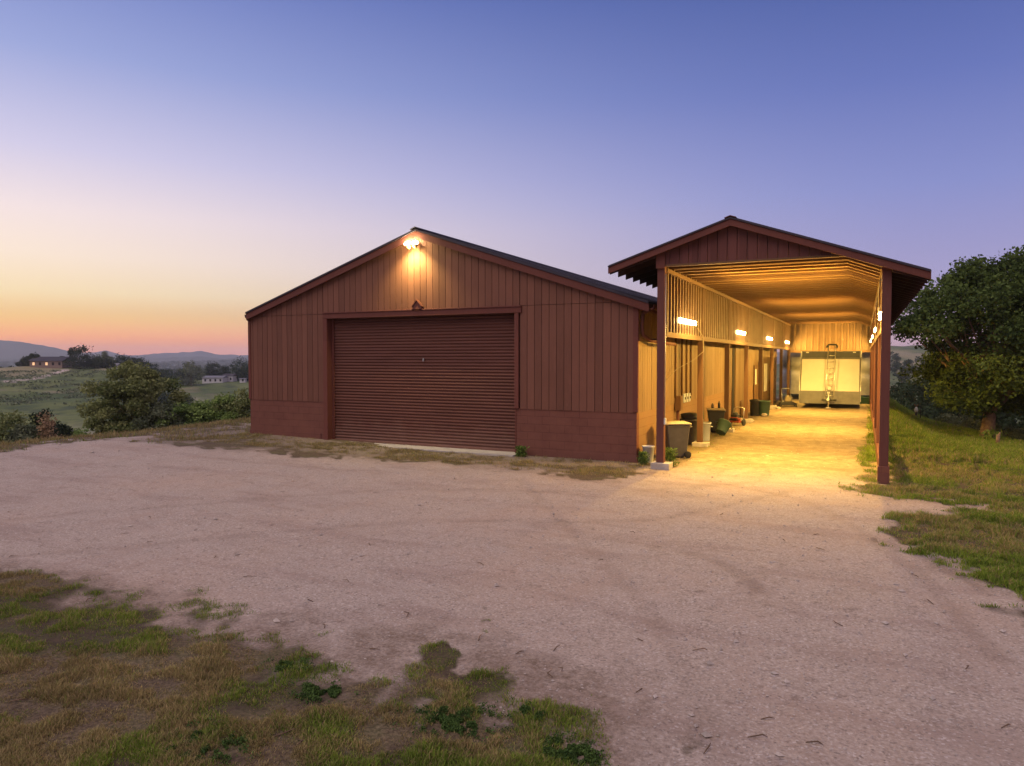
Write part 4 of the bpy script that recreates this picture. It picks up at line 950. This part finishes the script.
# ------------------------------------------------------------------ vegetation
def leaves(cent, size, seed, elong=1.0):
    g = np.random.default_rng(seed); n = len(cent)
    a = g.normal(size=(n, 3)); a /= np.linalg.norm(a, axis=1)[:, None]; c = g.normal(size=(n, 3)); b_ = np.cross(a, c); b_ /= np.linalg.norm(b_, axis=1)[:, None]
    s = size * g.uniform(.6, 1.4, (n, 1)); a = a * s * elong; b_ = b_ * s * .6
    V = np.stack([cent - a, cent + b_, cent + a, cent - b_], 1).reshape(-1, 3); Fc = np.arange(4 * n).reshape(n, 4)
    tint = np.repeat(g.random(n), 4); return V, Fc, tint
def tree(name, loc, H, rx, ry, z0, nclump, nleaf, leafs, mat, label, cat, seed, group=None, trunk=.3, clr=.7, limbs=10, lean=(0, 0), sink=.3, cut=None):
    rd = random.Random(seed); g = np.random.default_rng(seed)
    root = empty(name, (loc[0], loc[1], tz(*loc) - .05)); tag(root, label, cat, group)
    cz = (z0 + H) / 2; hz = (H - z0) / 2
    P = []
    while len(P) < nclump:
        q = np.array([rd.uniform(-1, 1), rd.uniform(-1, 1), rd.uniform(-1, 1)]); L = np.linalg.norm(q)
        if L > 1 or L < rd.uniform(0, .85): continue
        if cut and (q[0] * rx * cs + q[1] * ry * sn) < cut[0] and cz + q[2] * hz < cut[1]: continue
        w_ = 1.0 - .25 * max(0, q[2]) - .10 * max(0, -q[2])
        P.append(np.array([q[0] * rx * w_, q[1] * ry * w_, cz + q[2] * hz]))
    P = np.array(P); P[:, 0] += lean[0] * P[:, 2]; P[:, 1] += lean[1] * P[:, 2]
    idx = g.integers(0, nclump, nleaf); sz = clr * g.uniform(.35, 1.3, nclump)
    off = g.normal(size=(nleaf, 3)); off /= np.linalg.norm(off, axis=1)[:, None]; off *= (g.random((nleaf, 1)) ** .45); off[:, 2] *= .62
    C_ = P[idx] + off * sz[idx][:, None]
    # strays
    C_ += g.normal(size=C_.shape) * clr * .10
    V, Fc, tint = leaves(C_, leafs, seed + 1); ct = g.random(nclump); tint = np.clip(tint * .4 + np.repeat(ct[idx], 4) * .75, 0, 1)
    npmesh('crown', V, Fc, M[mat], 4, dict(tint=tint), False, root)
    if limbs:
        b = MB(); fork = max(.25, z0 * 1.05); top = Vector((lean[0] * fork, lean[1] * fork, fork))
        b.tube([(0, 0, -sink), (trunk * .1, 0, .0), (top.x * .5, top.y * .5, fork * .5), tuple(top)], [trunk * 1.5, trunk * 1.12, trunk * .95, trunk * .85], 10)
        order = sorted(range(nclump), key=lambda i: rd.random())[:limbs]
        for i in order:
            e = Vector(P[i]); mid = top.lerp(e, .5) + Vector((rd.uniform(-.3, .3), rd.uniform(-.3, .3), rd.uniform(-.1, .4))) * rx * .25
            r0 = trunk * rd.uniform(.3, .5)
            b.tube([tuple(top - Vector((0, 0, fork * .15))), tuple(top.lerp(mid, .5) + Vector((0, 0, .05 * rx))), tuple(mid), tuple(e)], [r0, r0 * .8, r0 * .55, r0 * .15], 6, False)
            for _ in range(2):
                j = rd.choice(order); e2 = mid.lerp(Vector(P[j]), .5)
                b.tube([tuple(mid), tuple(mid.lerp(e2, .5) + Vector((0, 0, .1))), tuple(e2)], [r0 * .45, r0 * .3, r0 * .08], 5, False)
        b.build('trunk', M['bark'], root)
    return root
# the oak on the right
ox, oy = pol(988, 33.5)
tree('oak_tree', (ox, oy), 8.5, 4.7, 4.6, 1.35, 260, 80000, .085, 'oak', 'big dark spreading oak with thick leaning trunk right of the shelter', 'oak tree', 11, trunk=.30, clr=.95, limbs=44, lean=(.09, .02), cut=(-2.3, 4.9))
x, y = pol(1105, 35)
tree('oak_tree', (x, y), 9.0, 4.6, 4.6, 1.0, 120, 30000, .10, 'oak', 'second oak at the right edge of the view behind the leaning one', 'oak tree', 12, trunk=.3, clr=1.0, limbs=12)
# undergrowth and trees behind the lawn
for i, (px, d, H, r, z0, mt, lb, nl) in enumerate([
    (912, 66, 6.5, 4.2, .3, 'oak_far', 'dark rounded oak just past the shelter, left of the leaning oak', 9000),
    (948, 58, 6.0, 4.0, .3, 'oak_far', 'dark green tree filling the gap behind the standpipe', 9000),
    (985, 52, 5.2, 3.6, .2, 'oak_far', 'dark tree directly behind the leaning oak trunk', 8000),
    (1022, 50, 5.4, 3.6, .2, 'oak_far', 'dark tree low at the right edge behind the wooden post', 8000),
    (884, 75, 6.5, 4.5, .3, 'oak_far', 'dark tree seen through the right side of the shelter', 8000),
    (1060, 44, 5.0, 3.2, .2, 'oak_far', 'dark thicket tree half out of the right edge', 6000)]):
    x, y = pol(px, d); tree('oak_tree', (x, y), H, r, r, z0, 60, nl, .13, mt, lb, 'tree', 30 + i, 'dark oaks beyond the lawn', trunk=.2, clr=1.0, limbs=6)
for i, (px, d, H, r, mt, lb) in enumerate([
    (948, 42.5, .7, .8, 'bush_gr', 'low grey-green shrub nearest the standpipe at the lawn edge'),
    (967, 39, .75, .9, 'bush_gr', 'low grey-green shrub just left of the leaning trunk'),
    (1010, 35, .8, 1.0, 'bush_gr', 'low grey-green shrub right of the leaning trunk'),
    (1032, 34, .8, 1.0, 'bush_gr', 'low grey-green shrub at the right edge of the lawn'),
    (995, 32, .55, .32, 'weed', 'bright green sprig growing at the foot of the leaning trunk')]):
    x, y = pol(px, d); tree('shrub', (x, y), H, r, r, .05, 16, 1500 if mt != 'weed' else 260, .055, mt, lb, 'shrub', 50 + i, 'low shrubs along the lawn edge', trunk=.03, clr=.35, limbs=4)
x, y = pol(999, 29.5); b = MB(); b.tube([(0, 0, -.2), (.03, 0, .45)], [.08, .07], 8); b.tube([(.02, 0, .3), (.10, .03, .55)], [.05, .03], 6)
tag(b.build('wooden_post', M['bark'], None, 0, (x, y, tz(x, y))), 'short weathered stump of a post right of the leaning oak trunk', 'post')
# left slope
for i, (px, d, H, r, z0, mt, nl, lf, lb, nm) in enumerate([
    (134, 37, 4.9, 2.35, .5, 'bush', 17000, .075, 'large loose-crowned green tree on the slope left of the barn', 'oak_tree'),
    (112, 35.5, 2.6, .8, .1, 'bush', 4500, .065, 'leafy sapling at the left foot of the loose-crowned tree', 'shrub'),
    (163, 36, 2.3, 1.4, .1, 'bush_gr', 6000, .065, 'grey-green shrub right of the loose-crowned tree', 'shrub'),
    (190, 36.5, 2.2, 1.6, .1, 'bush_lt', 7000, .065, 'bright green rounded bush midway to the barn', 'shrub'),
    (217, 37, 2.35, 1.6, .1, 'bush_lt', 7000, .065, 'bright green taller bush second from the barn corner', 'shrub'),
    (243, 37, 2.2, 1.2, .1, 'bush', 5000, .065, 'green bush partly behind the barn corner', 'shrub'),
    (42, 31, 2.0, .62, .1, 'bush_dk', 4500, .05, 'dark upright bush left of the dry stalk', 'shrub'),
    (60, 30.5, 1.25, .42, .1, 'bush_dk', 2000, .05, 'small dark bush right of the dry stalk', 'shrub'),
    (8, 29, 1.7, .85, .1, 'bush', 3500, .055, 'green bush at the left edge of the view', 'shrub'),
    (24, 28.5, 1.25, .6, .1, 'bush_gr', 2200, .055, 'low grey bush between the left edge and the dark bush', 'shrub'),
    (80, 32, 1.05, .7, .1, 'bush_lt', 2800, .055, 'low bright bush between the dark bushes and the large tree', 'shrub'),
    (46, 28.6, 1.6, .22, .3, 'dry_leaf', 500, .05, 'tall dry buff flower stalk before the dark bush', 'shrub')]):
    x, y = pol(px, d)
    tree(nm, (x, y), H, r, r, z0, 62 if i == 0 else 44, int(nl * 1.7), lf, mt, lb, 'tree' if nm == 'oak_tree' else 'shrub', 70 + i, 'bushes on the slope below the yard', trunk=.14 if i == 0 else .05, clr=.62 if i == 0 else (.55 if r > .8 else .3), limbs=12 if i == 0 else 5)
# trees round the far houses
far_trees = [(80, 296, 9.5, 5.2, 'bush_dk', 'large dark round tree right of the low ranch house'), (62, 303, 4, 2.8, 'bush_dk', 'small dark tree before the ranch house wall'),
    (96, 305, 4.2, 4.0, 'bush_dk', 'dark hedge-like tree right of the large round one'), (106, 300, 3.6, 3.5, 'bush_dk', 'low dark tree left of the little white shed'),
    (33, 300, 5, 3.0, 'bush_dk', 'dark tree at the left end of the ranch house'), (24, 306, 4, 2.4, 'bush_dk', 'small dark tree farthest left on the ridge'),
    (104, 340, 8, 4, 'bush_gr', 'pale thin tree beyond the ridge'), (124, 345, 8.5, 5, 'oak_far', 'dark tree right of the little white shed'), (138, 350, 9, 5.5, 'oak_far', 'dark broad tree behind the loose-crowned slope tree'),
    (152, 345, 8, 5, 'oak_far', 'dark tree showing over the right of the slope tree'), (168, 340, 7, 4, 'oak_far', 'rounded tree left of the pale open one'), (191, 345, 11.5, 6, 'bush_gr', 'tall pale-green tree left of the far white house'),
    (183, 350, 7.5, 4, 'oak_far', 'dark tree beside the tall pale-green one'), (212, 395, 9.5, 5.2, 'bush_dk', 'black-green round tree behind the far white house'), (225, 400, 7.5, 3.6, 'oak_far', 'smaller tree behind the right end of the far white house'),
    (241, 385, 12, 5.5, 'oak_far', 'tall dark tree beside the barn corner'), (254, 385, 11, 5.0, 'oak_far', 'dark tree mostly hidden by the barn corner'), (112, 200, 3.2, 2.6, 'oak_far', 'low dark tree in the fold of the green hill'),
    (165, 255, 3.4, 4.0, 'oak_far', 'low dark thicket above the bright bushes'), (178, 262, 3.0, 4.5, 'oak_far', 'low dark thicket on the slope under the far house'), (150, 262, 3.8, 4.5, 'oak_far', 'dark thicket behind the crown of the slope tree')]
for i, (px, d, H, r, mt, lb) in enumerate(far_trees):
    x, y = pol(px, d); tree('tree', (x, y), H, r, r, .4, 40, 3200, .30, mt, lb, 'tree', 120 + i, 'trees about the far houses', trunk=.25, clr=r * .5, limbs=4)
for i, (px, d, H, r) in enumerate([(902, 430, 9, 4), (897, 500, 8, 7), (908, 520, 9, 6), (915, 470, 8, 5), (923, 560, 9, 7), (890, 600, 9, 8)]):
    x, y = pol(px, d); tree('tree', (x, y), H, r, r, .4, 20, 900, .6, 'oak_far', ['slim dark tree on the pale far hillside right of the shelter', 'dark tree clump nearest the shelter post on the far hillside', 'dark tree high on the far hillside', 'dark tree low on the far hillside by the oak leaves', 'dark tree on the far hillside behind the oak leaves', 'dark tree on top of the far hillside'][i], 'tree', 160 + i, 'trees on the far hillside', trunk=.3, clr=r * .4, limbs=3)
# distant woodland that nobody could count
def woodland():
    g = np.random.default_rng(5); n = 4200; d = 380 * (2900 / 380) ** g.random(n) ; px = g.uniform(-60, 300, n); keep = []
    t = (px - 512) / F; u = t * d; x = u * cs - d * sn; y = u * sn + d * cs
    k = fbm(x / 110, y / 60, 15, 4) > .42; x, y, d = x[k], y[k], d[k]; z = terr(x, y)
    C_ = []; 
    for _ in range(34):
        off = g.normal(size=(len(x), 3)); off /= np.linalg.norm(off, axis=1)[:, None]; s = (3.5 + d / 600)[:, None]
        C_.append(np.stack([x, y, z + 2.5 + d / 700], 1) + off * s * np.array([1, 1, .6]))
    C_ = np.concatenate(C_); V, Fc, tint = leaves(C_, 1.5, 9)
    tag(npmesh('distant_woodland', V, Fc, M['oak_far'], 4, dict(tint=tint)), 'hazy scattered oak woodland across the valley', 'woodland', kind='stuff')
woodland()
def scrub():
    g = np.random.default_rng(15); n = 2600; d = g.uniform(95, 280, n); px = g.uniform(-40, 330, n); t = (px - 512) / F; u = t * d
    x = u * cs - d * sn; y = u * sn + d * cs; k = fbm(x / 22, y / 22, 66, 3) > .50; x, y = x[k], y[k]
    C_ = []
    for _ in range(9):
        off = g.normal(size=(len(x), 3)) * np.array([1.0, .9, .12]); C_.append(np.stack([x, y, terr(x, y) + .25], 1) + off)
    C_ = np.concatenate(C_); V, Fc, tint = leaves(C_, .34, 19)
    tag(npmesh('hill_scrub', V, Fc, M['bush_gr'], 4, dict(tint=tint)), 'low dark scrub dotted over the green opposite hill', 'scrub', kind='stuff')
scrub()
# ------------------------------------------------------------------ far houses
def house(name, px, d, wd, dp, h, rh, wall, roof, label, rot=0, lit=(), nwin=4):
    x, y = pol(px, d); r = empty(name, (x, y, tz(x, y) - .2), PSI + rot); tag(r, label, 'house' if 'house' in name else 'shed')
    b = MB(); b.box(-wd / 2, wd / 2, -dp / 2, dp / 2, -1.0, h); b.build('wall', M[wall], r)
    b = MB(); b.prism([(-dp / 2 - .5, h), (dp / 2 + .5, h), (0, h + rh)], 'x', -wd / 2 - .5, wd / 2 + .5); b.build('roof', M[roof], r)
    for k in range(nwin):
        xx = -wd / 2 + wd * (k + .6) / nwin; b = MB(); b.box(xx - .45, xx + .45, -dp / 2 - .05, -dp / 2 - .003, .9, 2.1)
        f = b.build('window', M['window_lit'] if k in lit else M['darkgap'], r)
    return r
M['hw_white'] = simple('white_render', (0.5, 0.5, 0.52), .9); M['hw_brown'] = simple('brown_render', (0.22, 0.16, 0.13), .9)
M['hr_dark'] = simple('dark_shingle', (0.045, 0.04, 0.05), .9); M['hr_grey'] = simple('grey_shingle', (0.16, 0.16, 0.18), .9)
house('ranch_house', 53, 300, 13.5, 9, 2.7, 1.8, 'hw_brown', 'hr_dark', 'low dark-roofed ranch house with lit windows on the left ridge', 0, (0, 2), 5)
house('small_shed', 115, 318, 3.6, 3, 2.4, 1.0, 'hw_white', 'hr_grey', 'tiny white shed right of the ridge trees', 0, (), 1)
house('farm_house', 215, 372, 10.5, 7, 2.8, 1.0, 'hw_white', 'hr_grey', 'pale long single-storey far house left of the barn corner', 0, (), 4)
house('farm_house', 230, 378, 5.0, 6, 3.0, 1.2, 'hw_white', 'hr_dark', 'pale short wing-like house right of the long one', 0, (), 2)
house('small_shed', 243, 372, 2.8, 2.4, 2.2, .3, 'hw_white', 'hr_grey', 'small white box shed nearest the barn corner in the distance', 0, (), 1)

# ------------------------------------------------------------------ grass
def blades(n, gen, hmin, hmax, name, wid, label, dens_pow=1.0, seed=0, dryadd=0.0):
    g = np.random.default_rng(seed); x, y = gen(g, n); c, d = cover(x, y)
    nz = fbm(x / .22, y / .22, 7 + seed, 3); keep = g.random(len(x)) < c ** dens_pow * sst(.20, .62, nz) * 1.1
    x, y, c, d, nz = x[keep], y[keep], c[keep], d[keep], nz[keep]
    keep = ~((x > BX0 - .04) & (x < BX1 + .04) & (y > BY0 - .05)) & ~((x > DX0 - .4) & (x < DX1 + .2) & (y > BY0 - .45) & (y < BY0 + .4)); x, y, c, d, nz = x[keep], y[keep], c[keep], d[keep], nz[keep]
    z = terr(x, y) - .01; m = len(x); h = g.uniform(hmin, hmax, m) * (.45 + .8 * sst(.4, .7, nz)) * (.6 + .4 * c)
    a = g.uniform(0, 2 * math.pi, m); la = g.uniform(0, 2 * math.pi, m); ln = g.uniform(.1, .9, m) * h
    wv = wid * g.uniform(.6, 1.3, m); dx, dy = np.cos(a) * wv, np.sin(a) * wv; lx_, ly_ = np.cos(la) * ln, np.sin(la) * ln
    P0 = np.stack([x - dx, y - dy, z], 1); P1 = np.stack([x + dx, y + dy, z], 1)
    P2 = np.stack([x + dx * .7 + lx_ * .35, y + dy * .7 + ly_ * .35, z + h * .6], 1); P3 = np.stack([x - dx * .7 + lx_ * .35, y - dy * .7 + ly_ * .35, z + h * .6], 1)
    P4 = np.stack([x + lx_, y + ly_, z + h * .95], 1)
    V = np.stack([P0, P1, P2, P3, P4], 1).reshape(-1, 3); i = np.arange(m)[:, None] * 5
    T = np.concatenate([i + np.array([[0, 1, 2]]), i + np.array([[0, 2, 3]]), i + np.array([[3, 2, 4]])], 0)
    clump = fbm(x / .5, y / .5, 33, 3)
    tint = np.repeat(np.clip(g.random(m) * .6 + clump * .6 - .1, 0, 1), 5)
    dr = (g.random(m) < np.clip(d * 1.05 + dryadd, 0, .97)).astype(float) * g.uniform(.6, 1, m); dr = np.repeat(dr, 5)
    o = npmesh(name, V, T, M['grass'], 3, dict(tint=tint, dry=dr)); tag(o, label, 'grass', kind='stuff')
def gen_view(px0, px1, d0, d1):
    def f(g, n):
        t = (g.uniform(px0, px1, n) - 512) / F; d = d0 * (d1 / d0) ** g.random(n); u = t * d
        return u * cs - d * sn, u * sn + d * cs
    return f
def gen_rect(x0, x1, y0, y1): return lambda g, n: (g.uniform(x0, x1, n), g.uniform(y0, y1, n))
blades(640000, gen_view(-60, 680, 3.6, 9.5), .015, .065, 'foreground_grass', .0028, 'patchy green and straw grass over dark soil in the near left corner', .7, 1)
blades(260000, gen_view(840, 1100, 7.0, 20), .04, .12, 'lawn_grass', .005, 'green lawn grass right of the shelter', .8, 2)
blades(240000, gen_view(868, 1100, 17, 60), .07, .21, 'tall_grass', .010, 'taller lit green grass sloping down to the oak', .8, 3)
blades(90000, gen_rect(-17.6, -4.4, 14.2, 16.4), .02, .10, 'verge_grass', .004, 'dry straw-coloured grass along the foot of the barn', 1.6, 4, .12)
blades(90000, gen_rect(-26, -17.3, 6, 30), .04, .16, 'crest_grass', .008, 'dry pale grass along the edge of the yard', .9, 5, .1)
blades(14000, gen_rect(-4.8, 0.4, 15, 30), .03, .10, 'weeds', .006, 'sparse weeds at the sides of the shelter floor', 1.0, 6)
# weeds by the post and the door
for i, (x, y, H, r, lb) in enumerate([(-4.02, 16.35, .42, .17, 'bright green weed beside the front left post footing'), (-4.62, 16.25, .30, .10, 'small weed in front of the white bucket'), (-7.75, 16.15, .26, .13, 'green weed at the right end of the roller door sill')]):
    g = np.random.default_rng(200 + i); n = 620; c = np.stack([g.normal(size=n) * r * .5, g.normal(size=n) * r * .4, g.random(n) * H], 1)
    V, Fc, tint = leaves(c, .018, 210 + i, 2.2); V[:, 0] += x; V[:, 1] += y; V[:, 2] += tz(x, y)
    tag(npmesh('weed', V, Fc, M['weed'], 4, dict(tint=tint)), lb, 'weed', 'weeds at the foot of the walls')
# clover mats in the foreground: ragged, thin at the rim, bare spots inside
for i, (px, py, r, lb) in enumerate([(452, 724, .24, 'largest dark clover mat low in the near foreground'), (322, 697, .15, 'dark clover mat left of the largest one'), (290, 668, .13, 'small dark clover mat highest of the near ones'), (528, 714, .12, 'small clover mat right of the largest one'), (570, 755, .15, 'clover mat nearest the bottom edge'), (205, 752, .2, 'dark clover mat low at the left')]):
    x, y = px2g(px, py); g = np.random.default_rng(300 + i); n = int(14000 * r * r / .03); a = g.uniform(0, 6.283, n); q = np.abs(g.normal(size=n)) * r * .6
    cx, cy = x + np.cos(a) * q * 1.35, y + np.sin(a) * q * .9; nz = fbm(cx / .07, cy / .07, 44, 3); k = (nz > .46 + .12 * (q / r)) & (q < r * 1.7); cx, cy, q, nz = cx[k], cy[k], q[k], nz[k]
    c = np.stack([cx, cy, terr(cx, cy) + g.random(len(cx)) * (.015 + .10 * np.clip(nz - .45, 0, .4))], 1)
    V, Fc, tint = leaves(c, .008, 310 + i)
    tag(npmesh('clover_mat', V, Fc, M['clover'], 4, dict(tint=tint)), lb, 'clover', 'dark clover mats in the foreground')
# loose stones and twigs
def pebbles():
    g = np.random.default_rng(77); n = 5200; d = 3.8 * (30 / 3.8) ** g.random(n); t = (g.uniform(-80, 1080, n) - 512) / F; u = t * d
    x = u * cs - d * sn; y = u * sn + d * cs; k = ~((x > BX0 - .2) & (x < BX1 + .1) & (y > BY0 - .1)); x, y, d = x[k], y[k], d[k]; k = cover(x, y)[0] < .25; x, y, d = x[k], y[k], d[k]; n = len(x)
    s = g.uniform(.003, .011, n) * (1 + (g.random(n) < .03) * 1.6) * (1 + d * .04); z = terr(x, y)
    base = np.array([[1, 0, 0], [0, 1, 0], [-1, 0, 0], [0, -1, 0], [0, 0, .7], [0, 0, -.5]]); V = base[None] * s[:, None, None] * g.uniform(.6, 1.4, (n, 6, 1)) * g.uniform(.7, 1.3, (n, 1, 3))
    V = V + np.stack([x, y, z + s * .25], 1)[:, None, :]; F_ = np.array([[0, 1, 4], [1, 2, 4], [2, 3, 4], [3, 0, 4], [1, 0, 5], [2, 1, 5], [3, 2, 5], [0, 3, 5]])
    Fc = (np.arange(n)[:, None, None] * 6 + F_[None]).reshape(-1, 3)
    tag(npmesh('pebbles', V.reshape(-1, 3), Fc, M['stone'], 3), 'loose pebbles strewn over the gravel yard', 'pebbles', kind='stuff')
pebbles()
def twigs():
    b = MB(); rd = random.Random(5)
    for (px, py) in [(250, 575), (405, 615), (520, 655), (560, 672), (820, 550), (640, 640), (930, 604), (310, 600), (150, 540), (700, 650), (600, 560), (90, 600), (480, 640)] + [(rd.uniform(0, 1024), rd.uniform(500, 760)) for _ in range(34)]:
        x, y = px2g(px, py); a = rd.uniform(0, 3.14); L = rd.uniform(.05, .16); z = tz(x, y) + .006; dx, dy = math.cos(a) * L / 2, math.sin(a) * L / 2
        k = rd.uniform(-.03, .03); b.tube([(x - dx, y - dy, z), (x + k, y + k, z + .012), (x + dx, y + dy, z + .004)], [.003, .005, .002], 5)
    tag(b.build('twigs', M['bark']), 'small dark twigs and litter scattered over the yard', 'twigs', kind='stuff')
twigs()
